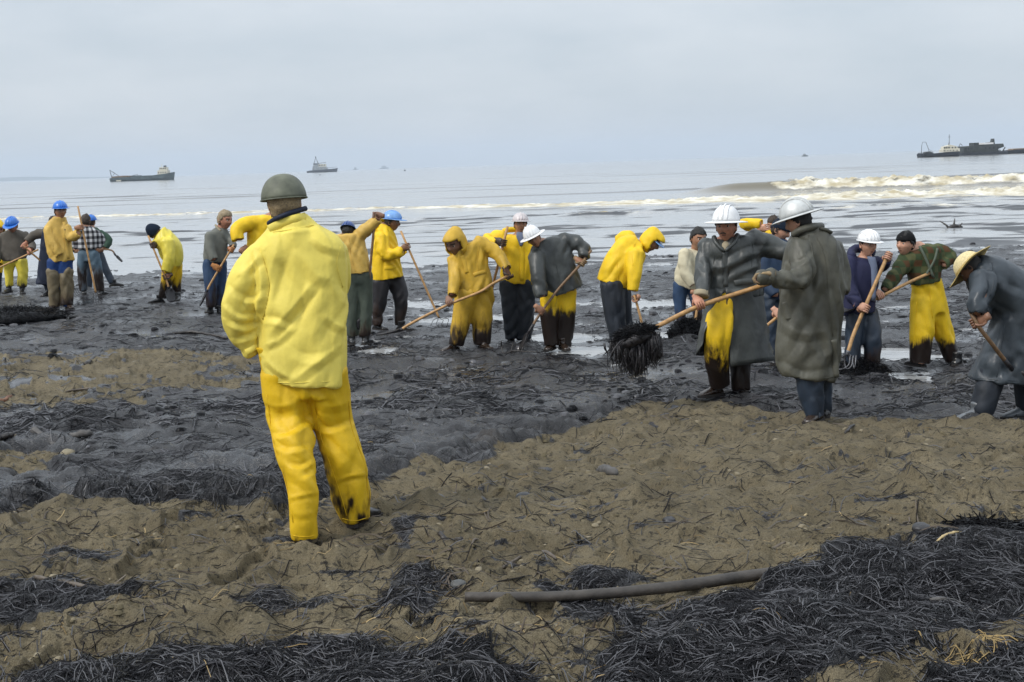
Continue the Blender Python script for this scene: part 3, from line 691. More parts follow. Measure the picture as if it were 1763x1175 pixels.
def grid_close(r, n):
    f = []
    for i in range(r):
        i2 = (i + 1) % r
        if i == r - 1: pass
        for j in range(n):
            k = (j + 1) % n; f.append((i * n + j, i * n + k, i2 * n + k, i2 * n + j))
    return f
def brim_mesh(R, z0, oval, width, droop, front=0.0, n=36, back=0.0, wave=0.0, thick=.006):
    """flat ring round the dome; front/back: extra reach there"""
    A = np.linspace(0, 2 * math.pi, n, endpoint=False); c, s = np.cos(A), np.sin(A)
    ext = width + front * np.maximum(0, -s) ** 1.6 + back * np.maximum(0, s) ** 1.6
    V = []
    for fr, dz in ((-.06, 0.0), (0.5, 0), (1.0, 0), (1.02, -.5), (1.0, -1), (0.5, -1), (-.06, -1)):
        r = R + ext * max(fr, 0) + (fr < 0) * (-.006)
        z = z0 - droop * (max(fr, 0) ** 1.4) * (ext / max(1e-6, (width + front))) + dz * thick + wave * np.sin(3 * A + 0.4) * max(fr, 0)
        V.append(np.stack([c * r * oval[0], s * (R * oval[1] + (r - R)), z + 0 * A], 1))
    return np.concatenate(V), grid_close(7, n)
def ridge_mesh(R, H, z0, oval, x0=0.0, w=.008, h=.006, a0=0.12, a1=math.pi - 0.12):
    """raised rib running front to back over the dome"""
    P = []
    for a in np.linspace(a0, a1, 14):
        yy = -math.cos(a) * R * oval[1] * (1 - (x0 / R) ** 2) ** 0.5; zz = z0 + H * (max(0, math.sin(a)) ** (1 / 1.0)) * (1 - (x0 / R) ** 2) ** 0.5
        P.append((x0 * oval[0] * 1.0, yy * 1.005, zz + h * 0.3))
    return tube_path(P, w, 6)

# ------------------------------------------------------------------ cloth materials
OILC = (0.016, 0.010, 0.008)
def cloth(name, c, rough=0.6, dirt=0.25, spec=0.4, weave=0.12, pattern=None, sheen=0.0, streaky=1.0):
    """fabric with wear; the `oil` attribute puts tar stains on it"""
    if name in _PL: return _PL[name]
    mt, n, l, b = new_mat(name)
    f = noise_node(n, l, 5.0, 5, 0.6); f2 = noise_node(n, l, 28, 5, 0.65); f3 = noise_node(n, l, 400, 2, 0.5)
    lo = tuple(x * (1 - dirt) for x in c); hi = tuple(min(0.9, x * (1 + dirt * 0.5)) for x in c)
    col = ramp(n, l, f, 0.32, 0.66, lo, hi)
    if pattern: col = pattern(n, l, col)
    gr = maths(n, l, 'MULTIPLY', ramp(n, l, f2, 0.58, 0.74), 0.30 * dirt * 2)
    col = mixc(n, l, gr, col, tuple(x * 0.30 for x in c))
    o = attr(n, 'oil'); st = noise_node(n, l, 8.5, 7, 0.68, map_scale=(1.0, 1.0, 0.28))
    o = maths(n, l, 'ADD', o, maths(n, l, 'MULTIPLY', maths(n, l, 'SUBTRACT', st, 0.5), 1.9 * streaky))
    thin = ramp(n, l, o, 0.26, 0.60); full = ramp(n, l, o, 0.46, 0.66)
    col = mixc(n, l, thin, col, mixc(n, l, 0.72, col, (0.045, 0.020, 0.008)))
    col = mixc(n, l, full, col, OILC)
    l.new(col, b.inputs['Base Color'])
    l.new(mixc(n, l, full, (rough,) * 3, (0.34,) * 3), b.inputs['Roughness'])
    b.inputs['Specular IOR Level'].default_value = spec
    c1 = bump(n, l, b, noise_node(n, l, 17, 3, 0.5, map_scale=(1, 1, .6)), 0.30, 0.02); bump(n, l, b, f3, weave, 0.002, c1)
    _PL[name] = mt; return mt
def plaid(ca, cb, cc, sx=34.0, sz=34.0):
    def fn(n, l, col):
        tc = n.new('ShaderNodeTexCoord'); sp = n.new('ShaderNodeSeparateXYZ'); l.new(tc.outputs['Object'], sp.inputs[0])
        def band(src, s, ph=0.0):
            a = maths(n, l, 'SINE', maths(n, l, 'ADD', maths(n, l, 'MULTIPLY', src, s), ph)); return ramp(n, l, maths(n, l, 'ADD', maths(n, l, 'MULTIPLY', a, 0.5), 0.5), 0.42, 0.58)
        u = maths(n, l, 'ADD', sp.outputs['X'], maths(n, l, 'MULTIPLY', sp.outputs['Y'], 0.8)); v = sp.outputs['Z']
        a = band(u, sx); b_ = band(v, sz); both = maths(n, l, 'MULTIPLY', a, b_); anyb = maths(n, l, 'MAXIMUM', a, b_)
        return mixc(n, l, both, mixc(n, l, anyb, ca, cb), cc)
    return fn
YEL = cloth('yellow_oilskin', (0.80, 0.52, 0.016), 0.55, 0.16, 0.3)
YEL_DEEP = cloth('deep_yellow_oilskin', (0.66, 0.42, 0.012), 0.55, 0.18, 0.3)
YEL_PALE = cloth('pale_yellow_oilskin', (0.76, 0.62, 0.115), 0.55, 0.12, 0.3, 0.10)
YEL_TAN = cloth('tan_yellow_canvas', (0.60, 0.39, 0.085), 0.6, 0.20, 0.4)
YEL_LEMON = cloth('lemon_oilskin', (0.70, 0.58, 0.065), 0.45, 0.2, 0.5)
YEL_OCHRE = cloth('ochre_oilskin', (0.55, 0.34, 0.030), 0.55, 0.25, 0.4)
SLATE = cloth('slate_oilskin', (0.044, 0.049, 0.047), 0.44, 0.45, 0.5)
GREYGREEN = cloth('grey_green_raincoat', (0.078, 0.076, 0.058), 0.50, 0.45, 0.4)
BLUEGREY = cloth('blue_grey_oilskin', (0.034, 0.044, 0.054), 0.40, 0.35, 0.45)
DKTROUS = cloth('dark_slate_trousers', (0.022, 0.027, 0.036), 0.58, 0.4, 0.3)
CHAR = cloth('charcoal_trousers', (0.026, 0.025, 0.028), 0.6, 0.4, 0.3)
JEANS = cloth('blue_jeans', (0.028, 0.058, 0.120), 0.7, 0.3, 0.3)
JEANS_LT = cloth('faded_jeans', (0.080, 0.125, 0.165), 0.7, 0.3, 0.3)
JEANS_BR = cloth('bright_blue_jeans', (0.010, 0.040, 0.150), 0.7, 0.3, 0.3)
DKDENIM = cloth('dark_denim', (0.018, 0.030, 0.050), 0.5, 0.4, 0.5)
NAVY = cloth('navy_parka', (0.016, 0.018, 0.052), 0.75, 0.25, 0.3)
NAVYCOAT = cloth('navy_coat', (0.010, 0.016, 0.036), 0.6, 0.25, 0.3)
BLUEJ = cloth('blue_work_jacket', (0.018, 0.036, 0.072), 0.7, 0.25, 0.3)
GREYSW = cloth('grey_brown_sweater', (0.110, 0.098, 0.082), 0.9, 0.3, 0.2)
GREYJK = cloth('grey_jacket', (0.150, 0.155, 0.135), 0.8, 0.25, 0.2)
CREAM = cloth('cream_jacket', (0.55, 0.50, 0.36), 0.8, 0.18, 0.2)
GREENSL = cloth('green_sleeves', (0.045, 0.085, 0.060), 0.8, 0.25, 0.2)
GREENTR = cloth('grey_green_trousers', (0.060, 0.075, 0.058), 0.7, 0.25, 0.3)
KHAKI = cloth('khaki_waders', (0.150, 0.120, 0.070), 0.6, 0.3, 0.4)
PLAID_BW = cloth('black_white_plaid', (0.5, 0.5, 0.5), 0.85, 0.2, 0.2, pattern=plaid((0.60, 0.60, 0.60), (0.16, 0.16, 0.17), (0.018, 0.018, 0.020), 62, 62))
PLAID_GR = cloth('green_brown_plaid', (0.1, 0.1, 0.05), 0.85, 0.2, 0.2, pattern=plaid((0.085, 0.090, 0.040), (0.040, 0.058, 0.026), (0.078, 0.040, 0.018), 48, 48))
SHIRT = cloth('tan_shirt', (0.34, 0.29, 0.20), 0.85, 0.2, 0.2)
PALESHIRT = cloth('pale_blue_shirt', (0.15, 0.18, 0.26), 0.85, 0.2, 0.2)
NAVYKNIT = cloth('navy_knit', (0.010, 0.018, 0.034), 0.9, 0.3, 0.2, 0.5)
BLACKKNIT = cloth('black_wool', (0.008, 0.008, 0.009), 0.9, 0.3, 0.2, 0.5)
STRAPC = cloth('grey_green_strap', (0.10, 0.12, 0.09), 0.8, 0.2, 0.2)
GLOVE_OR = plain('orange_glove', (0.33, 0.14, 0.04), 0.8, 0.3)
GLOVE_DK = plain('tarred_glove', (0.035, 0.022, 0.016), 0.5, 0.4)
GLOVE_TAN = plain('tan_glove', (0.24, 0.17, 0.09), 0.8, 0.35)
RUBBER = plain('black_rubber', (0.012, 0.012, 0.013), 0.28, 0.4, 18, 0, 0.3, 0.6)
RUBBER_BR = plain('oily_brown_rubber', (0.028, 0.017, 0.011), 0.26, 0.4, 18, 0, 0.3, 0.6)
RUBBER_GR = plain('grey_rubber', (0.10, 0.11, 0.12), 0.35, 0.35, 18, 0, 0.3, 0.5)
HATS = {'blue': plain('blue_helmet_paint', (0.030, 0.16, 0.55), 0.3, 0.12, 30), 'ltblue': plain('light_blue_helmet_paint', (0.17, 0.34, 0.66), 0.3, 0.15, 30),
        'dkblue': plain('dark_blue_helmet_paint', (0.035, 0.075, 0.23), 0.3, 0.15, 30), 'white': plain('white_helmet_paint', (0.74, 0.74, 0.74), 0.3, 0.06, 20),
        'silver': plain('dull_aluminium', (0.52, 0.53, 0.52), 0.48, 0.14, 24, 0.25), 'olive': plain('olive_helmet_paint', (0.105, 0.112, 0.078), 0.6, 0.35, 15, 0, 0.1),
        'pinkwhite': plain('dirty_white_helmet_paint', (0.55, 0.50, 0.50), 0.35, 0.15, 24)}
HATDARK = plain('helmet_lining', (0.03, 0.028, 0.026), 0.8)
STRAWHAT = plain('plaited_straw', (0.48, 0.36, 0.13), 0.8, 0.3, 90, 0, 0.5)
STRAWHAT_LT = plain('pale_plaited_straw', (0.66, 0.55, 0.30), 0.8, 0.25, 90, 0, 0.5)
HAIR = {k: plain(k + '_hair', c, 0.6, 0.4, 120, 0, 0.6) for k, c in {'black': (0.008, 0.007, 0.006), 'brown': (0.035, 0.022, 0.014), 'greyblond': (0.26, 0.20, 0.12), 'sandy': (0.30, 0.22, 0.12)}.items()}
SKINS = {}
def skin(tone):
    if tone in SKINS: return SKINS[tone]
    c = {'light': (0.56, 0.30, 0.20), 'ruddy': (0.46, 0.21, 0.13), 'tan': (0.36, 0.18, 0.105), 'brown': (0.21, 0.105, 0.062), 'dark': (0.075, 0.038, 0.024)}[tone]
    mt, n, l, b = new_mat(tone + '_skin')
    f = noise_node(n, l, 26, 4)
    l.new(ramp(n, l, f, 0.3, 0.7, tuple(x * 0.75 for x in c), tuple(x * 1.15 for x in c)), b.inputs['Base Color']); b.inputs['Roughness'].default_value = 0.5
    b.inputs['Subsurface Weight'].default_value = 0.0
    SKINS[tone] = mt; return mt
LIPS = plain('lips', (0.17, 0.075, 0.055), 0.5, 0.1); BROWM = plain('eyebrow', (0.02, 0.014, 0.01), 0.8, 0.2); EYEW = plain('eye_white', (0.6, 0.58, 0.54), 0.25, 0.03); IRIS = plain('iris', (0.015, 0.010, 0.008), 0.15, 0.1)

# ------------------------------------------------------------------ one person
def place_head(V, hp): return hp['c'] + (np.asarray(V) * hp['s']) @ hp['R'].T
def sub(name, VF, mat, parent, hp, **kw):
    V, Fc = VF; ob = link_mesh(name, place_head(V, hp), Fc, mat, None, origin=parent_world(parent), **kw); ob.location = (0, 0, 0); ob.parent = parent; return ob
def parent_world(p):
    """parts sit at their thing's origin, so sub-parts use the same place"""
    while p.parent is not None: p = p.parent
    return p['_o']
def hat(kind, colour, root, hp):
    M = HATS.get(colour)
    z0, H, R, ov = .045, .108, .108, (.97, 1.17)
    if kind == 'hard':
        h = sub('hard_hat', dome_mesh(R, H, z0, ov), M, root, hp)
        sub('brim', brim_mesh(R, z0 + .004, ov, .012, .012, .062), M, h, hp); sub('ridge', ridge_mesh(R, H, z0, ov), M, h, hp)
        for x in (-.035, .035): sub('ridge', ridge_mesh(R, H, z0, ov, x, .005), M, h, hp)
    elif kind == 'full':
        h = sub('hard_hat', dome_mesh(.114, .130, z0, ov), M, root, hp)
        sub('brim', brim_mesh(.114, z0 + .004, ov, .062, .012, .008, back=.012), M, h, hp); sub('ridge', ridge_mesh(.114, .135, z0, ov), M, h, hp)
        for x in (-.038, .038): sub('ridge', ridge_mesh(.114, .135, z0, ov, x, .006), M, h, hp)
    elif kind == 'ribbed':
        h = sub('hard_hat', dome_mesh(R, H, z0, ov), M, root, hp); sub('brim', brim_mesh(R, z0 + .004, ov, .014, .012, .055), M, h, hp)
        for x in (-.075, -.045, -.015, .015, .045, .075): sub('ridge', ridge_mesh(R, H, z0, ov, x, .008, .009), M, h, hp)
    elif kind == 'bowl':
        h = sub('helmet', dome_mesh(.116, .130, -.002, (1.0, 1.14), .007, 36, 12), M, root, hp)
        sub('rim', brim_mesh(.115, .003, (1.0, 1.14), .005, .002, .006), M, h, hp)
    elif kind == 'straw':
        h = sub('straw_hat', dome_mesh(.105, .105, .030, (.97, 1.15), .008), STRAWHAT_LT, root, hp)
        sub('brim', brim_mesh(.104, .034, (.97, 1.15), .105, .018, 0, wave=.012), STRAWHAT, h, hp)
        sub('hat_band', brim_mesh(.106, .050, (.97, 1.15), .003, 0, 0, thick=.018), STRAWHAT, h, hp)
    elif kind == 'knit':
        h = sub('knit_cap', knit_cap_mesh(3, .018, .014, colour == 'peak' and .02 or 0.01), NAVYKNIT, root, hp)
    elif kind == 'wool':
        h = sub('wool_cap', knit_cap_mesh(5, .0, .020, .015), NAVYKNIT, root, hp)
    elif kind == 'black':
        h = sub('black_cap', knit_cap_mesh(8, .030, .016, -.005), BLACKKNIT, root, hp)
    return h
def boot(root, ank, foot, mat, w=.052, shaft=0.14, L=.27):
    """rubber boot: shaft, heel, toe; ank = ankle centre at the ground, foot = direction the toe points"""
    d = unit([foot[0], foot[1], 0]); s = np.array([-d[1], d[0], 0]); u = np.array([0, 0, 1.0]); A = np.linspace(0, 2 * math.pi, 14, endpoint=False)
    mb = MB(); rings = []
    for h, r in ((shaft, w * 1.08), (shaft * .6, w), (.075, w * .95), (.02, w * .98)):
        rings.append(ank + u * h + r * (np.cos(A)[:, None] * d + np.sin(A)[:, None] * s))
    mb.add(*loft(rings)); rings = []
    for t, hh, ww in ((-.085, .03, .026), (-.07, .055, .038), (.0, .085, .043), (.07, .070, .047), (.13, .050, .051), (.17, .038, .042), (.188, .024, .02)):
        c = ank + d * t * (L / .27); rings.append(c + np.cos(A)[:, None] * s * ww + (np.sin(A)[:, None] * .5 + .5) * u * hh)
    mb.add(*loft(rings))
    V, Fc = remesh(mb.verts(), mb.f, .012, 3)
    b = link_mesh('boot', V, Fc, mat, root)
    sr = []
    for t, ww in ((-.092, .02), (-.078, .036), (-.02, .042), (.06, .048), (.13, .053), (.175, .043), (.196, .02)):
        c = ank + d * t * (L / .27); sr.append(np.array([c + s * ww - u * .008, c + s * ww + u * .014, c - s * ww + u * .014, c - s * ww - u * .008]))
    V, Fc = loft(sr); o = link_mesh('sole', V, Fc, plain('boot_sole', (0.02, 0.016, 0.014), 0.6), None, origin=root['_o'], smooth=False); o.location = (0, 0, 0); o.parent = b
    return b
def oil_attr(V, D, spec, seed):
    """spec: (pixel y where stains begin, y where all is black, strength)"""
    if not spec: return np.full(len(V), -1.0)
    y0, y1, st = spec[:3]
    q = V - CAM; dep = q @ fw; py = 587.5 - F * (q @ up) / dep
    px = 881.5 + F * (q @ rt) / dep; o = np.clip((py - y0) / (y1 - y0), 0, 1) * st + 0.12 * noise3(V * 5, seed) - .15 * (py < y0)
    for a, b, r in (spec[3] if len(spec) > 3 else ()): o = np.maximum(o, .60 * np.exp(-((px - a) ** 2 + ((py - b) * .55) ** 2) / (1.7 * r * r)) + .10 * noise3(V * 30, seed))
    return o
def person(label, D, torso, dep=.14, arms=(), legs=(), head=None, jacket=YEL, trousers=YEL, skin_tone='tan', hands=(), boots=(), joil=None, toil=None,
           hat_=None, hair=None, hood=None, pelvis=None, jname='jacket', voxel=None, group='workers cleaning the beach', amp=.008, boot_mat=RUBBER, hem=.02, seed=0,
           sleeve_mat=None, waist_drop=12, leg_flat=1.0, wscale=5.0, folds=None, neck=True, glove=None, legvox=None, tfolds=None, scale_head=1.0, collar=None):
    ground = hit(*boots[0][:2]) if boots else None
    fx = np.mean([b[0] for b in boots]) if boots else torso[-1][0]; fy = max(b[1] for b in boots) if boots else torso[-1][1] + 100
    org = at(fx, fy, D)
    root = thing('person', label, 'person', org, group)
    voxel = voxel or .0155
    # ---- jacket
    mb = MB(); mb.add(*loft(hollow(torso_rings(torso, D, dep), hem)))
    sl = MB()
    for a in arms:
        (sl if sleeve_mat else mb).add(*loft(hollow(px_limb(a, D), hem * 0.8)))
    V, Fc = remesh(mb.verts(), mb.f, voxel)
    V = wrinkle(V, Fc, amp, wscale, seed)
    if folds: V = folds(V, Fc)
    jk = link_mesh(jname, V, Fc, jacket, root, attrs={'oil': oil_attr(V, D, joil, seed)})
    if sleeve_mat:
        V, Fc = remesh(sl.verts(), sl.f, voxel); V = wrinkle(V, Fc, amp, wscale, seed + 3)
        link_mesh('sleeve', V, Fc, sleeve_mat, root, attrs={'oil': oil_attr(V, D, joil, seed)})
    # ---- trousers
    if legs:
        mb = MB()
        pv = pelvis or [torso[-2][:4], torso[-1][:4]]
        pv = [tuple(p) for p in pv]
        mb.add(*loft(torso_rings(pv, D, dep * 0.92, grow=.93)))
        for a in legs: mb.add(*loft(hollow(px_limb(a, D, flat=leg_flat), hem * .8)))
        V, Fc = remesh(mb.verts(), mb.f, legvox or voxel, 9); V = wrinkle(V, Fc, amp * .9, wscale, seed + 11, (1, 1, .6))
        if tfolds: V = tfolds(V, Fc)
        link_mesh('trousers', V, Fc, trousers, root, attrs={'oil': oil_attr(V, D, toil, seed + 1)})
    # ---- body: one continuous skin inside the clothes
    mb = MB(); mb.add(*loft(torso_rings(torso, D, dep, grow=.74)))
    for a in list(arms) + list(legs): mb.add(*loft(px_limb(a, D, n=10, grow=.70)))
    if legs: mb.add(*loft(torso_rings(pelvis or [torso[-2][:4], torso[-1][:4]], D, dep * .7, grow=.7)))
    bm = MB(); hp = None
    if head:
        hx, hy, hh, yaw, pitch, roll = head[:6]; hd = head[6] if len(head) > 6 else (-.045 if abs(head[3]) < 70 else 0.0)
        c = at(hx, hy, D + hd); s = hh * m_per_px(D + hd) / .238 * scale_head
        hp = {'c': c, 'R': head_frame(yaw, pitch, roll), 's': s}
        t0 = torso[0]; nb = (at(t0[0], t0[1], D) + at(t0[2], t0[3], D)) / 2
        t1 = torso[1]; nb2 = (at(t1[0], t1[1], D) + at(t1[2], t1[3], D)) / 2
        up_ = hp['R'] @ np.array([0, .030, -.055]) * s + c
        mb.add(*tube_path([nb2, nb, up_, c], [.07, .058 * s, .056 * s, .05 * s], 14))
    V, Fc = remesh(mb.verts(), mb.f, .026, 3)
    Fl = [tuple(f) for f in (Fc.tolist() if isinstance(Fc, np.ndarray) else Fc)]
    bm.add(V, Fl, 0)
    if hp: 
        n0 = len(bm.f); bm.add(place_head(HEADV, hp), HEAD.f); bm.mi[n0:] = HEAD.mi
    gv = MB()
    for hnd in hands:
        P, ax, tw, side = hnd[:4]; gl = hnd[4] if len(hnd) > 4 else glove; grip = hnd[5] if len(hnd) > 5 else True
        V2, F2 = hand_mesh(np.asarray(P, float), ax, tw, side, grip, 1.05)
        bm.add(V2, F2, 0)
        if gl is not None:
            V2, F2 = hand_mesh(np.asarray(P, float), ax, tw, side, grip, 1.16); g_ = link_mesh('glove', V2, F2, gl, root)
    link_mesh('body', bm.verts(), bm.f, None, root, mats=[skin(skin_tone), LIPS, BROWM, EYEW, IRIS], midx=bm.mi)
    if hp:
        if hair: V2, F2 = hair_mesh(seed + 3, hair[1] if isinstance(hair, tuple) else 1.0); link_mesh('hair', place_head(V2, hp), F2, HAIR[hair[0] if isinstance(hair, tuple) else hair], root)
        if hood is not None:
            V2, F2 = hood_mesh(seed); o = link_mesh('hood', place_head(V2, hp), F2, hood, None, origin=root['_o'], attrs={'oil': np.full(len(V2), -1.0)}); o.location = (0, 0, 0); o.parent = jk
        if hat_: hat(hat_[0], hat_[1], root, hp)
    if collar:
        cmat, pts, w = collar
        V2, F2 = tube_path(smooth_path([at(x, y, D + d) for x, y, d in pts], 4), w, 8); link_mesh('collar', V2, F2, cmat, root)
    for b in boots:
        x, y, dx, dy = b[:4]; bmat = b[4] if len(b) > 4 else boot_mat; dd = b[5] if len(b) > 5 else 0.0
        P = at(x, y, D + dd)
        boot(root, P, (dx, dy), bmat)
    root['_hp'] = 1
    return root, hp
def D_of(px, py, sink=0.0): return float(hit(px, py, sink)[1])

# ------------------------------------------------------------------ tools
WOOD = plain('worn_ash_handle', (0.42, 0.24, 0.095), 0.55, 0.3, 26, 0, 0.2); WOOD_DK = plain('oiled_wood_handle', (0.17, 0.10, 0.05), 0.5, 0.35, 26, 0, 0.2)
STEEL = plain('worn_steel', (0.16, 0.16, 0.17), 0.42, 0.35, 40, 0.6, 0.2); STEEL_DK = plain('tarred_steel', (0.022, 0.020, 0.022), 0.34, 0.4, 40, 0.2, 0.3)
BLUEP = plain('blue_painted_ferrule', (0.03, 0.11, 0.30), 0.4, 0.25); REDP = plain('red_painted_ferrule', (0.20, 0.03, 0.03), 0.4, 0.25)
def tool_root(label, cat, P): return thing({'shovel': 'shovel', 'pitchfork': 'pitchfork', 'rake': 'rake'}.get(cat, cat), label, cat, P, 'long handled tools of the workers')
def shovel(label, path, blade=True, mat=WOOD, ferr=STEEL_DK, r=.0165, bl=.27, bw=.12, ferr_frac=.16, flat=None):
    """path: 3-D points from the top of the handle to the socket; the scoop goes on past the last one"""
    P = smooth_path(path, 5); root = tool_root(label, 'shovel', P[0] * 0 + P[-1]); n = max(2, int(len(P) * ferr_frac))
    link_mesh('handle', *tube_path(P[:-n + 1] if n > 1 else P, r, 10), mat, root)
    link_mesh('socket', *tube_path(P[-n - 1:], np.linspace(r * 1.18, r * 1.05, n + 1), 10), ferr, root)
    if blade:
        d = unit(P[-1] - P[-2]); d = unit(d + (np.array([0, 0, 0]) if flat is None else np.asarray(flat, float)))
        s = unit(np.cross(d, [0, 0, 1.0])); nn = unit(np.cross(s, d)); rows = []
        for t in np.linspace(0, 1, 9):
            wd = bw * (min(1, .35 + t * 3.2) if t < .6 else max(.10, (1 - ((t - .6) / .42) ** 2)) ** .5)
            row = []
            for q in np.linspace(-1, 1, 9): row.append(P[-1] + d * (t * bl) + s * q * wd + nn * (.035 * q * q * (1 - .5 * t) - .012 + .02 * t * t))
            rows.append(row)
        G = np.array(rows); V = np.concatenate([G.reshape(-1, 3), (G - nn * .006).reshape(-1, 3)]); f = []
        for i in range(8):
            for j in range(8):
                a = i * 9 + j; f.append((a, a + 1, a + 10, a + 9)); f.append((81 + a, 81 + a + 9, 81 + a + 10, 81 + a + 1))
        ed = [i for i in range(9)] + [i * 9 + 8 for i in range(1, 9)] + [72 + j for j in range(7, -1, -1)] + [i * 9 for i in range(7, 0, -1)]
        for a, b in zip(ed, ed[1:] + ed[:1]): f.append((a, 81 + a, 81 + b, b))
        link_mesh('blade', V, f, STEEL_DK, root)
    return root
def pitchfork(label, path, tips, mat=WOOD, ferr=REDP, r=.015, ferr_frac=.14, bow=.05, spread_at=0.12, tmat=STEEL_DK, tr=.0055, cat='pitchfork'):
    """tips: 3-D end point of each tine; tines spring sideways from the socket, bend and run to the tips"""
    P = smooth_path(path, 5); root = tool_root(label, cat, P[-1]); n = max(2, int(len(P) * ferr_frac))
    link_mesh('handle', *tube_path(P[:-n + 1], r, 10), mat, root); link_mesh('socket', *tube_path(P[-n - 1:], np.linspace(r * 1.15, r * .8, n + 1), 10), ferr, root)
    T = np.array(tips, float); c = T.mean(0); d = unit(c - P[-1]); nn = unit(np.cross(np.cross(d, T[-1] - T[0]), d) ) ; up_ = unit(np.cross(d, unit(T[-1] - T[0])))
    if up_[2] < 0: up_ = -up_
    for t in T:
        L = np.linalg.norm(t - P[-1]); side = (t - c)
        pts = smooth_path([P[-1] - d * .01, P[-1] + d * L * .06 + side * .55, P[-1] + d * L * .22 + side * .98 + up_ * bow * .3, P[-1] + d * L * .55 + side + up_ * bow * -.6, t], 4)
        link_mesh('tine', *tube_path(pts, np.linspace(tr, tr * .55, len(pts)), 6), tmat, root)
    return root

from mathutils.bvhtree import BVHTree
def part_of(root, name): return [c for c in root.children if c.name.split('.')[0] == name][0]
class Surf:
    """finds the point of a garment under a photo pixel"""
    def __init__(s, root, name):
        s.root = root; s.ob = part_of(root, name); me = s.ob.data; o = np.array(root['_o'])
        V = np.empty(len(me.vertices) * 3); me.vertices.foreach_get('co', V); V = V.reshape(-1, 3) + o
        s.bvh = BVHTree.FromPolygons([tuple(v) for v in V], [tuple(p.vertices) for p in me.polygons])
    def at(s, x, y, lift=.002):
        h = s.bvh.ray_cast(Vector(CAM), Vector(unit(ray(x, y))))
        return None if h[0] is None else np.array(h[0] + (h[1] if h[1].dot(Vector(ray(x, y))) < 0 else -h[1]) * lift)
    def line(s, name, pts, r, mat, k=6, lift=.0015):
        """a stitched seam, strap or placket edge lying on the cloth"""
        P = [s.at(x, y, lift) for x, y in smooth_path(np.array(pts, float), k)]; P = [p for p in P if p is not None]
        if len(P) < 3: return
        P = np.array(P)
        for _ in range(2): P[1:-1] = (P[:-2] + 2 * P[1:-1] + P[2:]) / 4
        o = link_mesh(name, *tube_path(P, r, 6), mat, None, origin=s.root['_o'], attrs={'oil': np.full(len(P) * 6 + 2, -1.0)}); o.location = (0, 0, 0); o.parent = s.ob
    def strip(s, name, pts, w, mat, k=6, thick=.004):
        """a flat flap of cloth along a pixel path"""
        P = [s.at(x, y, thick) for x, y in smooth_path(np.array(pts, float), k)]; P = np.array([p for p in P if p is not None])
        if len(P) < 3: return
        for _ in range(3): P[1:-1] = (P[:-2] + 2 * P[1:-1] + P[2:]) / 4
        T = np.gradient(P, axis=0); rings = []
        for p, t in zip(P, T):
            v = unit(p - CAM); a = unit(np.cross(t, v)) * w / 2; b = v * thick
            rings.append(np.array([p - a - b * .3, p - a * .9 - b, p + a * .9 - b, p + a - b * .3, p + a + b * 1.5, p - a + b * 1.5]))
        V, Fc = loft(rings); o = link_mesh(name, V, Fc, mat, None, origin=s.root['_o'], attrs={'oil': np.full(len(V), -1.0)}); o.location = (0, 0, 0); o.parent = s.ob
    def button(s, x, y, r, mat):
        c = s.at(x, y, .002)
        if c is None: return
        v = unit(c - CAM); a = unit(np.cross(v, [0, 0, 1.0])); b = np.cross(a, v); A = np.linspace(0, 2 * math.pi, 10, endpoint=False)
        V, Fc = loft([c + q * r * (np.cos(A)[:, None] * a + np.sin(A)[:, None] * b) - v * h for q, h in ((1, -.003), (1, .003), (.8, .005))])
        o = link_mesh('button', V, Fc, mat, None, origin=s.root['_o']); o.location = (0, 0, 0); o.parent = s.ob
# ================================================================== PEOPLE AND THE TOOLS THEY HOLD
def fold_fn(lst, seed=0):
    """creases along pixel polylines on the side that faces the camera: (points, width px, depth m)"""
    def fn(V, Fc):
        nr = vnormals(V, Fc); q = V - CAM; dep = q @ fw; px = 881.5 + F * (q @ rt) / dep; py = 587.5 - F * (q @ up) / dep
        fac = sstep(0.05, -0.35, np.einsum('ij,ij->i', nr, q / np.linalg.norm(q, axis=1)[:, None])); d = np.zeros(len(V))
        for pts, w, a in lst:
            P = smooth_path(np.array(pts, float), 5); best = np.full(len(V), 1e9); sgn = np.zeros(len(V)); tt = np.zeros(len(V))
            for i in range(len(P) - 1):
                e = P[i + 1] - P[i]; t = np.clip(((px - P[i, 0]) * e[0] + (py - P[i, 1]) * e[1]) / (e @ e + 1e-9), 0, 1)
                dx = px - P[i, 0] - t * e[0]; dy = py - P[i, 1] - t * e[1]; dd = np.hypot(dx, dy); k = dd < best
                best = np.where(k, dd, best); sgn = np.where(k, np.sign(e[0] * dy - e[1] * dx), sgn); tt = np.where(k, (i + t) / (len(P) - 1), tt)
            s = best * sgn / w; taper = np.sin(np.pi * np.clip(0.12 + 0.76 * tt, 0, 1))
            d += 1.25 * a * taper * (np.exp(-1.25 * np.abs(s)) - 0.8 * np.exp(-1.1 * np.abs(s - 1.8)))
        return V + nr * (d * fac)[:, None]
    return fn
def grip(P, a, b, wrist, side=1, gl=None): return (P, np.asarray(b) - np.asarray(a), np.asarray(wrist) - np.asarray(P), side, gl)
CREW = 'workers cleaning the oiled beach'

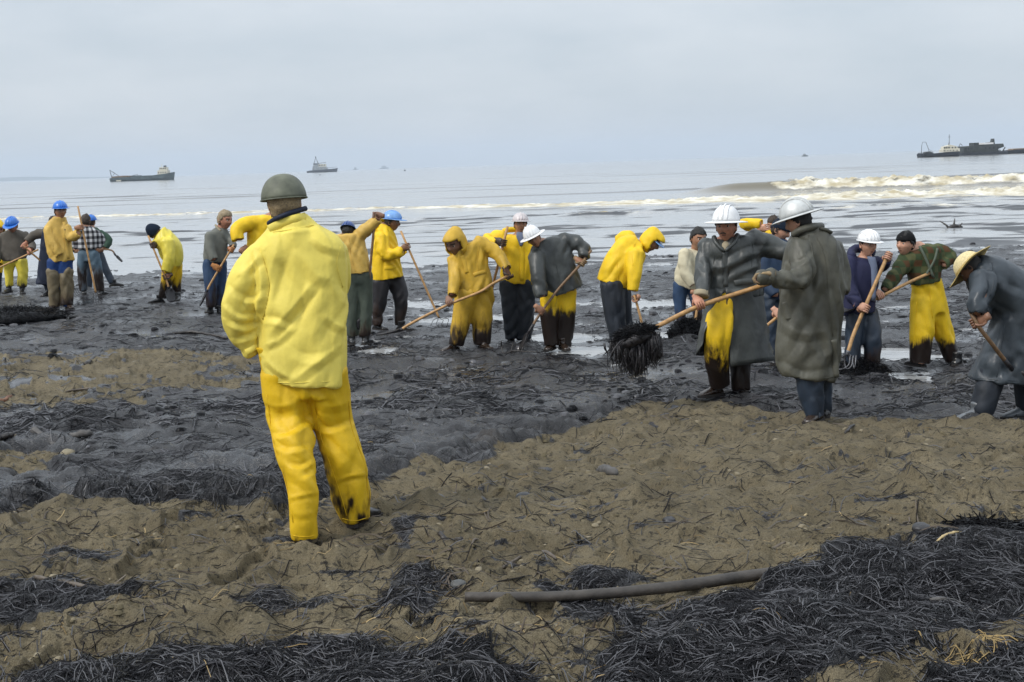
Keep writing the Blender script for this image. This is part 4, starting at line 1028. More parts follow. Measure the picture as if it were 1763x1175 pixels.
# ---- onlooker in the foreground
D = 7.12
main_folds = fold_fn([
    ([(446, 432), (459, 470), (461, 500), (452, 545), (446, 600)], 5, -.020), ([(552, 497), (528, 525), (505, 552), (478, 585)], 9, -.016), ([(500, 428), (488, 468), (474, 515)], 12, -.010),
    ([(578, 460), (584, 485), (596, 508)], 8, -.010), ([(460, 622), (480, 640), (503, 652)], 6, .012), ([(505, 656), (545, 625), (588, 592)], 8, .010), ([(452, 545), (480, 548), (502, 560)], 6, -.010),
    ([(456, 595), (480, 585), (505, 560)], 6, .009), ([(392, 522), (415, 540), (446, 538)], 5, -.012), ([(396, 552), (420, 560), (444, 552)], 5, -.014), ([(408, 582), (428, 576), (443, 566)], 5, -.012),
    ([(405, 500), (430, 512), (455, 500)], 6, -.010), ([(540, 410), (560, 425), (590, 432)], 7, .007), ([(466, 398), (500, 392), (540, 388)], 5, -.007), ([(560, 545), (580, 560), (596, 566)], 7, .008), ([(520, 440), (540, 470), (560, 480)], 10, .008),
    ([(418, 470), (436, 455), (448, 440)], 6, .010), ([(505, 600), (530, 610), (560, 606)], 9, -.007)])
main_tf = fold_fn([
    ([(466, 746), (496, 742), (537, 716)], 6, -.0112), ([(468, 752), (494, 770), (530, 764)], 6, -.0087), ([(498, 796), (518, 800), (538, 788)], 5, -.0074), ([(492, 860), (520, 853), (547, 848)], 4, .0062),
    ([(534, 668), (538, 700), (560, 736), (602, 724)], 6, -.0112), ([(556, 745), (580, 768), (612, 800)], 8, -.0081), ([(580, 828), (602, 820), (632, 816)], 4, .0074), ([(592, 838), (598, 865), (610, 900)], 4, -.0062),
    ([(452, 690), (480, 700), (520, 690)], 7, .0062), ([(540, 690), (570, 700), (604, 690)], 8, .0062), ([(610, 830), (616, 860), (618, 890)], 4, .0037), ([(500, 880), (520, 886), (545, 880)], 6, .0037), ([(520, 820), (532, 812), (540, 802)], 5, -.0062)])
dl, dr = D_of(524, 930) - D, D_of(612, 903) - D
main, hp = person('onlooker in the foreground with back turned, pale yellow jacket and olive helmet', D,
    [(466, 384, 524, 366, .07), (456, 400, 545, 386, .10), (434, 424, 585, 410, .125), (428, 450, 597, 436, .135), (438, 500, 599, 490, .14), (446, 560, 597, 555, .145), (447, 610, 596, 606, .15), (456, 640, 596, 646, .155), (468, 657, 596, 664, .155)], .14,
    arms=[[(447, 432, 40, .0), (424, 478, 58, -.02), (413, 530, 58, -.02), (419, 572, 54, .02), (437, 606, 38, .05)], [(580, 428, 40, .02), (586, 480, 38, .10), (575, 530, 34, .22), (550, 560, 28, .28)]],
    legs=[[(492, 640, 88, .0), (497, 690, 84, .0), (499, 725, 80, .0), (506, 775, 68, dl * .6), (514, 805, 57, dl * .8), (521, 860, 54, dl), (526, 928, 47, dl)],
          [(556, 640, 86, .0), (566, 690, 76, .03), (574, 730, 70, .06), (587, 775, 72, dr * .6), (597, 812, 71, dr * .8), (606, 860, 66, dr), (611, 898, 54, dr)]],
    pelvis=[(432, 596, 598, 590), (446, 635, 598, 635), (456, 662, 599, 665), (470, 682, 594, 684)],
    head=(489, 349, 80, 197, 4, -2), jacket=YEL_PALE, trousers=YEL_DEEP, skin_tone='ruddy', boots=[(524, 926, -.15, 1, RUBBER, dl + .03), (619, 900, .45, 1, RUBBER, dr + .02)],
    toil=(800, 1000, .5, [(556, 790, 8), (563, 815, 9), (571, 840, 11), (580, 866, 13), (588, 890, 15), (605, 866, 5), (600, 880, 6), (622, 896, 8), (550, 765, 6), (512, 930, 6)]), hat_=None, hair=('sandy', 1.25), voxel=.0095, amp=.0085, wscale=4.0, folds=main_folds, tfolds=main_tf, hem=.032, seed=21, group='people on the oiled beach',
    collar=(NAVYCOAT, [(463, 385, -.02), (477, 376, -.085), (500, 367, -.09), (527, 359, -.03)], .013))
sf = Surf(main, 'jacket')
for q in ([(470, 400), (500, 396), (540, 388)], [(448, 430), (459, 470), (462, 500), (452, 550)], [(586, 425), (580, 455), (590, 495)], [(452, 646), (475, 658), (520, 659), (592, 656)]): sf.line('seam', q, .0022, YEL_PALE)
sf.strip('collar_stand', [(464, 396), (480, 388), (503, 379), (526, 374)], .040, YEL_PALE, thick=.006)
sf.strip('cuff', [(424, 607), (434, 601), (443, 594)], .030, YEL_PALE, thick=.004)
sf = Surf(main, 'trousers')
for q in ([(540, 670), (545, 720), (560, 775), (583, 840), (597, 888)], [(600, 690), (606, 740), (628, 800), (634, 860)], [(460, 680), (470, 760), (492, 830), (505, 900)], [(504, 922), (526, 925), (547, 921)], [(590, 893), (612, 897), (636, 890)], [(532, 665), (534, 700), (541, 740)]): sf.line('seam', q, .0022, YEL_DEEP)
hp2 = dict(hp); hp2['c'] = at(489, 343, D); hat('bowl', 'olive', main, hp2)

# ---- left group
D = D_of(0, 508) + .8
person('person at the picture edge in a yellow hood, mostly cut off', D, [(-14, 402, 4, 402), (-26, 414, 9, 414), (-28, 450, 6, 450), (-26, 470, 4, 470)], .13,
    arms=[[(4, 420, 14, 0), (6, 440, 13, -.1), (0, 455, 11, -.2)]], legs=[[(-18, 470, 16), (-18, 490, 14), (-18, 505, 12)], [(-4, 470, 16), (-4, 490, 14), (-4, 505, 12)]], head=(-3, 394, 26, 30, 20, 0), jacket=YEL, trousers=DKTROUS,
    hood=YEL, boots=[(-18, 506, -.3, -1), (-4, 506, .3, -1)], seed=1, group=CREW)
D = D_of(28, 506)
ta, tb = at(66, 430, D - .25), at(-30, 474, D - .35)
shovel('shovel held by the worker in the grey brown sweater at the far left', [ta, tb, at(-60, 486, D - .4)])
person('person in grey brown sweater and yellow trousers stooping under a blue helmet', D, [(13, 396, 32, 396), (0, 406, 44, 403), (-3, 425, 48, 420), (0, 442, 47, 436), (6, 450, 44, 449)], .13,
    arms=[[(3, 410, 20, 0), (-7, 432, 17, -.08), (-5, 450, 13, -.22)], [(42, 406, 18, 0), (54, 422, 16, -.08), (53, 431, 13, -.2)]], legs=[[(17, 450, 22), (15, 470, 16), (17, 494, 13)], [(36, 448, 22), (39, 470, 18), (38, 495, 16)]],
    head=(21, 389, 25, -5, 22, 0, -.12), jacket=GREYSW, trousers=YEL_LEMON, skin_tone='ruddy', hat_=('hard', 'blue'), hair='brown', boots=[(16, 504, -.25, -1), (39, 505, .4, -1)], toil=(478, 506, .9), seed=2, group=CREW, jname='sweater',
    hands=[grip(at(-3, 459, D - .30), ta, tb, at(-4, 448, D - .2)), grip(at(52, 436, D - .27), ta, tb, at(54, 426, D - .2))])
D4 = D_of(104, 531); D = D4 + .5
ta, tb = at(40, 424, D - .2), at(140, 510, D + .3)
pitchfork('fork with a pale handle slanting down behind the khaki waders', [ta, at(92, 468, D), at(126, 497, D + .25)], [at(131 + k * 3, 512 - k * 1.5, D + .35) for k in range(4)])
person('person in a long navy coat hidden behind the tan jacketed worker, grey arm reaching out', D, [(82, 392, 98, 392), (73, 400, 106, 400), (70, 425, 104, 425), (66, 460, 104, 460), (62, 488, 102, 493)], .14,
    arms=[[(79, 401, 18, 0), (58, 406, 16, -.02), (45, 417, 12, -.12)], [(100, 402, 16, .1), (106, 425, 14, .1), (96, 440, 11, 0)]], legs=[[(82, 480, 16), (83, 495, 13), (84, 508, 11)], [(98, 480, 16), (98, 495, 13), (98, 508, 11)]],
    head=(94, 383, 22, -40, 25, 0), jacket=NAVYCOAT, sleeve_mat=GREYSW, trousers=DKDENIM, skin_tone='ruddy', hair='brown', boots=[(84, 509, -.3, -1), (98, 509, .2, -1)], seed=3, group=CREW, jname='coat',
    hands=[grip(at(41, 425, D - .19), ta, tb, at(47, 416, D - .12))])
D = D4
ta, tb = at(134, 355, D - .2), at(162, 490, D - .15)
pitchfork('fork standing upright with red ferrule, held by the tan jacketed worker', [ta, tb, at(165, 502, D - .12)], [at(166 + k * 4.5, 534 - abs(k - 1.5), D - .25 + k * .03) for k in range(4)], ferr=REDP, bow=.07)
person('person in blue helmet, tan yellow jacket and khaki waders resting on an upright fork', D, [(93, 373, 113, 374), (80, 386, 118, 388), (77, 400, 121, 400), (79, 425, 124, 425), (84, 442, 127, 442), (87, 452, 128, 449)], .125,
    arms=[[(114, 393, 20, -.05), (122, 409, 18, -.10), (136, 401, 14, -.18)], [(84, 394, 20, -.04), (92, 420, 18, -.11), (103, 440, 14, -.12)]], legs=[[(94, 450, 26), (93, 475, 22), (95, 500, 18), (94, 530, 15)], [(112, 450, 26), (114, 475, 22), (115, 500, 18), (116, 528, 15)]],
    head=(104, 364, 28, 34, -2, 0, -.05), jacket=YEL_TAN, trousers=JEANS_BR, skin_tone='tan', hat_=('hard', 'blue'), hair='black', boots=[(95, 531, -.2, -1, RUBBER_BR), (118, 531, .7, -1, RUBBER_BR)], seed=4, group=CREW,
    hands=[grip(at(141, 391, D - .19), ta, tb, at(136, 399, D - .18))])
def wader(root, D, L, mat=KHAKI, oil=None, seed=0):
    V, Fc = remesh(*loft(hollow(px_limb(L, D), .02)), .016); V = wrinkle(V, Fc, .010, 8, seed)
    return link_mesh('wader', V, Fc, mat, root, attrs={'oil': oil_attr(V, D, oil, seed)})
p4 = [o for o in bpy.data.objects if o.get('label', '').startswith('person in blue helmet, tan')][0]
wader(p4, D, [(91, 464, 20, -.03), (93, 476, 26, -.01), (94, 500, 22), (94, 529, 19)], oil=(495, 540, .7), seed=3); wader(p4, D, [(116, 464, 20, -.03), (114, 476, 24, -.01), (115, 500, 22), (116, 526, 20)], oil=(495, 540, .8), seed=5)
D5 = D_of(158, 508); D6 = D_of(180, 494)
person('person seen from behind in a black and white plaid shirt with hands on hips', D5, [(141, 390, 157, 390), (130, 401, 169, 400), (128, 416, 172, 414), (134, 430, 168, 430)], .12,
    arms=[[(135, 402, 15, 0), (126, 416, 14, .05), (135, 428, 11, .0)], [(166, 402, 15, 0), (175, 414, 14, .05), (168, 427, 11, .0)]], legs=[[(145, 436, 22), (141, 465, 17), (144, 502, 14)], [(160, 436, 22), (168, 465, 18), (173, 502, 14)]],
    head=(148, 381, 23, 172, 0, 0), jacket=PLAID_BW, trousers=JEANS_LT, skin_tone='tan', hair=('brown', 1.3), boots=[(145, 507, -.3, 1), (175, 508, .3, 1)], toil=(436, 474, .62), seed=5, group=CREW, jname='shirt', amp=.005,
    pelvis=[(137, 427, 166, 427), (136, 440, 168, 440), (137, 450, 167, 450)], hands=[(at(137, 431, D5), (0, 0.3, -1), at(133, 425, D5) - at(137, 431, D5), 1, None, False), (at(166, 431, D5), (0, 0.3, -1), at(169, 425, D5) - at(166, 431, D5), -1, None, False)])
person('person in blue helmet and green sleeves half hidden behind the plaid shirted worker', D6, [(152, 392, 166, 392), (140, 402, 176, 402), (141, 420, 172, 420), (144, 434, 170, 434)], .12,
    arms=[[(144, 404, 15, 0), (126, 416, 13, .05), (130, 432, 12, -.05)], [(171, 402, 15, 0), (187, 414, 14, .03), (180, 428, 12, -.06)]], legs=[[(152, 440, 18), (152, 465, 14), (153, 495, 12)], [(170, 438, 18), (181, 462, 14), (194, 488, 12)]],
    head=(157, 383, 20, 160, 0, 0), jacket=GREENSL, trousers=DKDENIM, skin_tone='tan', hat_=('hard', 'blue'), hair='brown', boots=[(153, 498, -.2, 1), (196, 493, .8, .3)], seed=6, group=CREW, amp=.005,
    hands=[(at(174, 431, D6 - .1), (1, 0.2, 0), at(180, 427, D6) - at(174, 431, D6 - .1), 1)])
ta, tb = at(128, 435, D6 - .1), at(186, 430, D6 - .1)
shovel('shovel carried level at hip height behind the plaid shirt', [ta, tb, at(200, 441, D6 - .1)], mat=WOOD_DK, bl=.16, bw=.07)

# ---- stooping in lemon yellow
D = D_of(290, 521)
ta, tb = at(255, 406, D - .2), at(286, 482, D - .25)
shovel('short shovel held by the stooping worker in the dark wool cap', [ta, tb, at(290, 497, D - .26)], bl=.24)
person('person bent over in a lemon yellow jacket and a dark wool cap', D, [(267, 411, 283, 391, .10), (268, 418, 299, 403, .17), (273, 434, 313, 422, .19), (279, 446, 315, 445, .18), (287, 457, 311, 459, .17)], .18,
    arms=[[(288, 416, 24, -.16), (291, 445, 21, -.22), (286, 468, 17, -.24)], [(274, 414, 18, .08), (268, 420, 16, -.05), (265, 421, 13, -.15)]], legs=[[(295, 456, 26, -.06), (287, 485, 20, -.08), (279, 514, 14, -.08)], [(302, 456, 26, .08), (303, 485, 19, .1), (305, 512, 13, .1)]],
    head=(266, 399, 26, -55, 52, 0, -.03), jacket=YEL_LEMON, trousers=YEL_DEEP, skin_tone='brown', hat_=('wool', ''), boots=[(275, 521, -1, -.3), (306, 517, .1, -1)], toil=(468, 506, 1.0), seed=7, group=CREW, glove=GLOVE_DK,
    hands=[grip(at(284, 477, D - .25), ta, tb, at(286, 466, D - .24), 1, GLOVE_DK), grip(at(262, 423, D - .21), ta, tb, at(268, 418, D - .12), -1, GLOVE_DK)])

# ---- grey jacket, orange gloves
D = D_of(370, 540)
ta, tb = at(403, 421, D - .2), at(364, 486, D - .3)
shovel('shovel gripped by the grey jacketed worker in orange gloves', [ta, tb, at(356, 503, D - .32)], bl=.24, mat=WOOD)
person('person with grey blond hair in a grey jacket and jeans wearing orange gloves', D, [(374, 391, 389, 393, .09), (360, 401, 393, 399, .15), (353, 418, 392, 416, .16), (350, 438, 391, 438, .15), (351, 450, 388, 452, .15)], .15,
    arms=[[(362, 406, 22, -.12), (362, 430, 19, -.2), (369, 448, 14, -.26)], [(389, 406, 16, .02), (400, 420, 13, -.08), (400, 426, 12, -.14)]], legs=[[(361, 452, 26, -.05), (363, 490, 22, -.08), (363, 530, 16, -.08)], [(379, 452, 24, .06), (381, 490, 19, .08), (377, 534, 15, .08)]],
    head=(387, 379, 33, 58, 10, 0), jacket=GREYJK, trousers=JEANS, skin_tone='ruddy', hair=('greyblond', 1.0), boots=[(362, 537, -.1, -1), (379, 541, .5, -1)], toil=(470, 530, .7), seed=8, group=CREW, glove=GLOVE_OR,
    hands=[grip(at(377, 463, D - .27), ta, tb, at(371, 450, D - .26), 1, GLOVE_OR), grip(at(399, 430, D - .21), ta, tb, at(401, 420, D - .14), -1, GLOVE_OR)], collar=(SHIRT, [(371, 388, -.02), (375, 393, -.09), (380, 398, -.12)], .018))

# ---- yellow elbow behind the onlooker
D = D_of(455, 575)
person('person in a bright yellow jacket hidden behind the onlooker with one elbow showing', D, [(455, 370, 480, 372, .1), (432, 376, 486, 378), (426, 400, 488, 402), (424, 435, 486, 440), (424, 470, 480, 474)], .15,
    arms=[[(446, 383, 26, -.05), (424, 386, 26, -.12), (408, 396, 24, -.2), (410, 414, 22, -.24)], [(484, 388, 24, .1), (492, 420, 20, .1), (482, 440, 16, 0)]], legs=[[(440, 470, 32), (440, 520, 24), (442, 566, 18)], [(468, 470, 32), (468, 520, 24), (466, 566, 18)]],
    head=(480, 362, 30, -40, 30, 0), jacket=YEL, trousers=DKTROUS, skin_tone='tan', hair='brown', boots=[(442, 574, -.4, -1), (466, 576, .3, -1)], seed=9, group=CREW,
    hands=[(at(417, 433, D - .26), (.5, .2, -.6), at(411, 418, D - .24) - at(417, 433, D - .26), 1)])
V2, F2 = tube_path(smooth_path([at(408, 410, D - .24), at(410, 422, D - .24)], 3), [.062, .060, .058, .056], 12)

# ---- tan jacket, arm flung up
D11 = D_of(616, 593); D12 = D_of(674, 570)
D = D11
ta, tb = at(646, 368, D - .1), at(634, 500, D - .05)
shovel('dark handled shovel held upright at arm length between two workers', [ta, tb, at(630, 545, D)], mat=WOOD_DK, bl=.2)
person('person in tan yellow jacket, back turned, one arm raised high on a handle', D, [(590, 403, 613, 402, .09), (575, 406, 624, 404, .13), (580, 428, 630, 424), (588, 450, 636, 447), (595, 474, 639, 468)], .14,
    arms=[[(616, 408, 25, 0), (632, 394, 22, -.05), (652, 377, 17, -.09)], [(582, 412, 22, 0), (574, 440, 20, -.15), (584, 462, 16, -.3)]], legs=[[(608, 474, 34), (606, 520, 25), (606, 580, 18)], [(626, 472, 32), (630, 520, 25), (629, 580, 19)]],
    head=(599, 399, 28, 170, 30, 0), jacket=YEL_TAN, trousers=GREENTR, skin_tone='brown', hat_=('hard', 'dkblue'), hair='black', boots=[(606, 592, -.3, 1), (630, 592, .3, 1)], toil=(540, 600, .8), seed=10, group=CREW, pelvis=[(594, 464, 638, 458), (592, 478, 640, 474), (594, 490, 640, 486)],
    hands=[grip(at(646, 371, D - .1), ta, tb, at(652, 378, D - .09))])

# ---- profile man with light blue helmet
D = D12
ta, tb = at(690, 398, D - .25), at(749, 532, D - .35)
pitchfork('slender fork planted in the mud before the worker in the light blue helmet', [ta, tb, at(756, 548, D - .36)], [at(747 + k * 9, 563 - (k == 3) * 3, D - .45 + k * .05) for k in range(4)], bow=.08, ferr=STEEL_DK)
person('person in profile with light blue helmet and puffy bright yellow jacket', D, [(653, 384, 672, 389, .10), (645, 398, 679, 401, .17), (641, 420, 684, 420, .19), (640, 455, 690, 453, .2), (641, 485, 694, 476, .2)], .19,
    arms=[[(657, 409, 26, -.16), (664, 438, 23, -.24), (688, 434, 18, -.26), (694, 433, 16, -.26)], [(672, 408, 22, .14), (680, 436, 20, .1), (694, 432, 15, -.1)]], legs=[[(655, 486, 34, -.06), (654, 512, 28, -.08), (651, 535, 21, -.08), (649, 562, 17, -.08)], [(680, 482, 34, .08), (690, 508, 27, .05), (689, 535, 21, .05), (688, 562, 17, .05)]],
    head=(675, 383, 31, 80, 6, 0), jacket=YEL, trousers=CHAR, skin_tone='brown', hat_=('hard', 'ltblue'), hair='black', boots=[(650, 567, .6, -.6), (692, 569, 1, -.3)], toil=(505, 570, .75), seed=11, group=CREW, amp=.011,
    hands=[grip(at(702, 424, D - .28), ta, tb, at(693, 432, D - .26))], collar=(YEL, [(648, 394, -.10), (646, 386, -.04), (652, 379, .06), (664, 384, .12)], .050))

# ---- hooded man in ochre oilskins
D = D_of(807, 602)
path = [at(877, 474, D - .20), at(848, 489, D - .32), at(826, 503, D - .40), at(776, 523, D - .42), at(725, 548, D - .45), at(698, 563, D - .46)]
shovel('long shovel with bowed handle drawn across the hooded worker in ochre', path + [at(690, 569, D - .46)], mat=WOOD, ferr_frac=.10, blade=True, bl=.30, bw=.10, flat=(-.4, 0, .35))
person('hooded person in stained ochre yellow oilskins hauling a long shovel', D, [(785, 432, 806, 418, .10), (774, 441, 828, 412, .14), (772, 458, 836, 434, .15), (773, 480, 844, 465, .16), (783, 500, 848, 485, .17), (790, 510, 846, 498, .17)], .15,
    arms=[[(823, 418, 27, 0), (852, 434, 24, -.02), (866, 452, 20, -.10), (874, 464, 16, -.18)], [(783, 446, 25, 0), (783, 478, 22, -.14), (779, 510, 18, -.32)]], legs=[[(805, 502, 42, -.04), (796, 545, 35, -.04), (785, 595, 27, -.04)], [(829, 498, 42, .05), (829, 550, 37, .05), (830, 594, 30, .05)]],
    head=(784, 419, 44, -34, 22, 0, -.10), jacket=YEL_OCHRE, trousers=YEL_OCHRE, skin_tone='brown', hood=YEL_OCHRE, boots=[(781, 604, -.8, -.6, RUBBER_BR), (832, 601, .6, -.8, RUBBER_BR)], toil=(530, 606, .95), joil=(470, 560, .5), seed=12, group=CREW, amp=.011,
    hands=[grip(at(877, 475, D - .21), path[0], path[1], at(875, 462, D - .18), -1, GLOVE_DK), grip(at(775, 523, D - .42), path[2], path[3], at(779, 510, D - .33))])

# ---- facing man in yellow jacket
D14 = D_of(892, 592); D = D14
ta, tb = at(874, 390, D - .25), at(846, 503, D - .2)
shovel('pale handled shovel propped before the smiling worker in open yellow jacket', [ta, tb, at(838, 540, D - .18)], bl=.2)
person('smiling person facing the camera in an open bright yellow jacket and dirty white helmet', D, [(884, 404, 907, 406, .07), (858, 408, 922, 412, .12), (863, 430, 925, 430), (862, 458, 923, 458), (860, 486, 922, 490)], .14,
    arms=[[(866, 409, 24, 0), (842, 411, 20, -.03), (842, 415, 18, -.12), (856, 418, 15, -.2)], [(916, 414, 24, 0), (930, 445, 20, .05), (922, 470, 16, .0)]], legs=[[(877, 484, 36), (879, 530, 31), (881, 585, 23)], [(904, 484, 36), (905, 530, 31), (904, 585, 24)]],
    head=(896, 387, 32, 8, -4, 2, -.07), jacket=YEL, trousers=DKTROUS, skin_tone='tan', hat_=('hard', 'pinkwhite'), hair='black', boots=[(880, 594, -.3, -1), (906, 592, .3, -1)], seed=13, group=CREW, amp=.011,
    hands=[grip(at(867, 418, D - .24), ta, tb, at(857, 418, D - .2), 1, GLOVE_DK)], collar=(YEL, [(868, 398, .02), (876, 396, .08), (900, 396, .12), (909, 402, .02)], .035))
V2, F2 = loft(torso_rings([(889, 401, 903, 402, .03, -.10), (889, 408, 904, 409, .03, -.125), (892, 416, 902, 417, .03, -.135), (895, 424, 899, 424, .025, -.14)], D, .04)); r_ = [o for o in bpy.data.objects if o.get('label', '').startswith('smiling person')][0]
link_mesh('scarf', V2, F2, PALESHIRT, r_, attrs={'oil': np.full(len(V2), -1.0)})

# ---- white helmet, slate jacket
D = D_of(958, 601)
path = [at(1018, 431, D - .10), at(1000, 455, D - .14), at(960, 500, D - .22), at(927, 545, D - .30), at(909, 575, D - .32)]
shovel('shovel digging beside the leaning worker in slate jacket and white helmet', path, mat=WOOD_DK, bl=.22, bw=.10, flat=(0, 0, -.3))
person('person in a slate blue jacket and tilted white helmet leaning over in tarred yellow trousers', D, [(917, 424, 944, 408, .11), (914, 440, 974, 407, .14), (917, 460, 986, 436, .16), (928, 488, 995, 468, .17), (935, 517, 1004, 492, .18)], .16,
    arms=[[(925, 440, 32, -.10), (927, 475, 27, -.22), (934, 512, 20, -.30)], [(970, 414, 30, .02), (1000, 422, 25, -.02), (1006, 438, 20, -.08), (1005, 444, 17, -.1)]], legs=[[(948, 508, 36, -.05), (946, 555, 30, -.06), (949, 595, 24, -.06)], [(974, 500, 38, .05), (975, 555, 32, .05), (969, 597, 27, .05)]],
    head=(919, 411, 33, -8, 4, -24, -.12), jacket=SLATE, trousers=YEL, skin_tone='tan', hat_=('full', 'white'), hair='black', boots=[(950, 601, -.4, -1, RUBBER_BR), (969, 601, .3, -1, RUBBER_BR)], toil=(505, 560, 1.0), seed=14, group=CREW, amp=.011,
    hands=[grip(at(1003, 452, D - .14), path[0], path[1], at(1005, 440, D - .1), -1, GLOVE_TAN), grip(at(932, 536, D - .29), path[2], path[3], at(933, 520, D - .30), 1)])

# ---- hooded profile, bright yellow
D = D_of(1070, 598)
path = [at(1092, 508, D - .3), at(1103, 548, D - .35), at(1108, 575, D - .36)]
pitchfork('fork with blue ferrule held low by the hooded worker in bright yellow', path, [at(1090 + k * 9, 606, D - .42 + .04 * k) for k in range(4)], ferr=BLUEP, ferr_frac=.3)
person('hooded person in a bright yellow jacket bent double in profile over dark trousers', D, [(1092, 404, 1112, 440, .11), (1070, 409, 1106, 456, .18), (1048, 432, 1098, 468, .2), (1034, 458, 1090, 483, .2), (1028, 481, 1080, 497, .19)], .19,
    arms=[[(1092, 438, 34, -.16), (1092, 470, 27, -.26), (1089, 502, 20, -.30)], [(1086, 410, 26, .18), (1069, 410, 22, .28), (1078, 440, 18, .2)]], legs=[[(1054, 488, 46, -.06), (1058, 535, 38, -.08), (1064, 590, 27, -.08)], [(1066, 490, 40, .08), (1076, 540, 26, .1), (1081, 592, 20, .1)]],
    head=(1121, 415, 38, 72, 38, 0), jacket=YEL, trousers=DKTROUS, skin_tone='tan', hood=YEL, boots=[(1066, 599, .9, -.4), (1083, 598, 1, -.2)], seed=15, group=CREW, amp=.011,
    hands=[grip(at(1093, 514, D - .31), path[0], path[1], at(1090, 502, D - .30))])
r_ = [o for o in bpy.data.objects if o.get('label', '').startswith('hooded person in a bright')][0]
hpk = {'c': at(1121, 415, D), 'R': head_frame(72, 38, 0), 's': 38 * m_per_px(D) / .238}
sub('cap_peak', brim_mesh(.080, .046, (.97, 1.17), .002, .02, .062), HATS['ltblue'], r_, hpk)

# ---- cream jacket
D17 = D_of(1176, 563); D = D17
ta, tb = at(1205, 500, D - .25), at(1196, 560, D - .3)
shovel('shovel of the cream jacketed worker, partly hidden by the dark raincoat', [ta, tb, at(1195, 572, D - .3)], bl=.2)
person('person with black hair stooping in a cream jacket and jeans', D, [(1190, 428, 1208, 434, .07), (1173, 434, 1214, 443, .13), (1167, 452, 1216, 460), (1161, 478, 1212, 488), (1163, 490, 1206, 504)], .15,
    arms=[[(1180, 437, 26, -.1), (1180, 466, 22, -.2), (1193, 492, 16, -.26)], [(1212, 444, 22, .05), (1218, 470, 20, -.05), (1208, 492, 15, -.2)]], legs=[[(1172, 488, 28), (1170, 522, 22), (1173, 556, 17)], [(1195, 492, 26), (1198, 520, 20), (1203, 556, 16)]],
    head=(1202, 411, 38, 22, 8, 4, -.09), jacket=CREAM, trousers=JEANS, skin_tone='tan', hair='black', boots=[(1174, 563, -.3, -1), (1204, 562, .3, -1)], toil=(520, 556, .9), seed=16, group=CREW,
    hands=[grip(at(1204, 505, D - .26), ta, tb, at(1195, 494, D - .26))])

# ---- pair in raincoats
D18 = D_of(1250, 686); D21 = D_of(1400, 728); D = D18
path = [at(1345, 480, D21 - .30), at(1309, 493, D - .30), at(1205, 527, D - .38), at(1142, 557, D - .45), at(1112, 573, D - .5)]
pitchfork('long handled fork with blue ferrule lifting a dripping load of black straw', path, [at(1062 + k * 14, 596 - k * 5, D - .75 + k * .12) for k in range(5)], ferr=BLUEP, ferr_frac=.16, r=.021, bow=.06, tr=.008)
def sheet(rows, thick, name, mat, root, seed, amp=.011, sub_k=5):
    """an open sheet of cloth through rows of 3-D points, given real thickness"""
    R = np.array([smooth_path(r, sub_k) for r in rows]); R = np.stack([smooth_path(R[:, j], 5) for j in range(R.shape[1])], 1)
    h, w = R.shape[:2]; V = R.reshape(-1, 3); Fq = np.array([(i * w + j, i * w + j + 1, (i + 1) * w + j + 1, (i + 1) * w + j) for i in range(h - 1) for j in range(w - 1)])
    V = wrinkle(V, Fq, amp, 6.0, seed); nr = vnormals(V, Fq); W = V + nr * thick; n = len(V); Fa = [tuple(f) for f in Fq] + [tuple(f[::-1] + n) for f in Fq]
    ed = [j for j in range(w)] + [i * w + w - 1 for i in range(1, h)] + [(h - 1) * w + j for j in range(w - 2, -1, -1)] + [i * w for i in range(h - 2, 0, -1)]
    for a, b in zip(ed, ed[1:] + ed[:1]): Fa.append((b, a, a + n, b + n))
    VV = np.concatenate([V, W]); return link_mesh(name, VV, Fa, mat, root, attrs={'oil': oil_attr(VV, D, None, seed)})
coat_f = fold_fn([([(1246, 430), (1250, 470), (1248, 508)], 3, -.014), ([(1215, 440), (1240, 447), (1290, 425), (1340, 425)], 7, -.016), ([(1218, 455), (1245, 462), (1300, 440)], 7, .012), ([(1250, 470), (1290, 450), (1330, 435)], 7, -.016), ([(1218, 425), (1226, 470), (1224, 500)], 5, -.016), ([(1205, 450), (1214, 462), (1222, 455)], 5, -.012), ([(1250, 480), (1275, 466), (1305, 458)], 6, .010)])
p18, hp = person('person in a white full brim helmet and long slate raincoat open over tarred yellow trousers', D, [(1234, 410, 1270, 406, .08), (1212, 415, 1298, 406, .13), (1206, 432, 1308, 428, .17), (1210, 455, 1309, 450, .175), (1213, 485, 1311, 482, .18), (1215, 512, 1313, 510, .185)], .17,
    arms=[[(1219, 424, 36, 0), (1213, 462, 32, -.10), (1209, 500, 25, -.28), (1208, 508, 23, -.30)], [(1294, 418, 46, 0), (1325, 424, 40, .0), (1352, 434, 32, -.05), (1372, 446, 26, -.1)]],
    legs=[[(1247, 515, 50, -.05), (1237, 565, 50, -.17), (1234, 610, 44, -.16), (1240, 664, 37, -.06)], [(1285, 520, 56, .06), (1275, 580, 44, .06), (1275, 630, 38, .02), (1276, 672, 32, .0)]],
    head=(1250, 391, 51, -22, -2, 0, -.09), jacket=SLATE, trousers=YEL, skin_tone='ruddy', hat_=('full', 'white'), hair='black', boots=[(1232, 680, -.8, -.5, RUBBER_BR, -.04), (1281, 687, .55, -.9, RUBBER_BR, 0)], toil=(565, 655, 1.0), seed=17, group=CREW, jname='raincoat', amp=.011, voxel=.015, folds=coat_f,
    hands=[grip(at(1205, 527, D - .38), path[1], path[2], at(1207, 510, D - .31))])
fr, bk = -.20, .19
rows = []
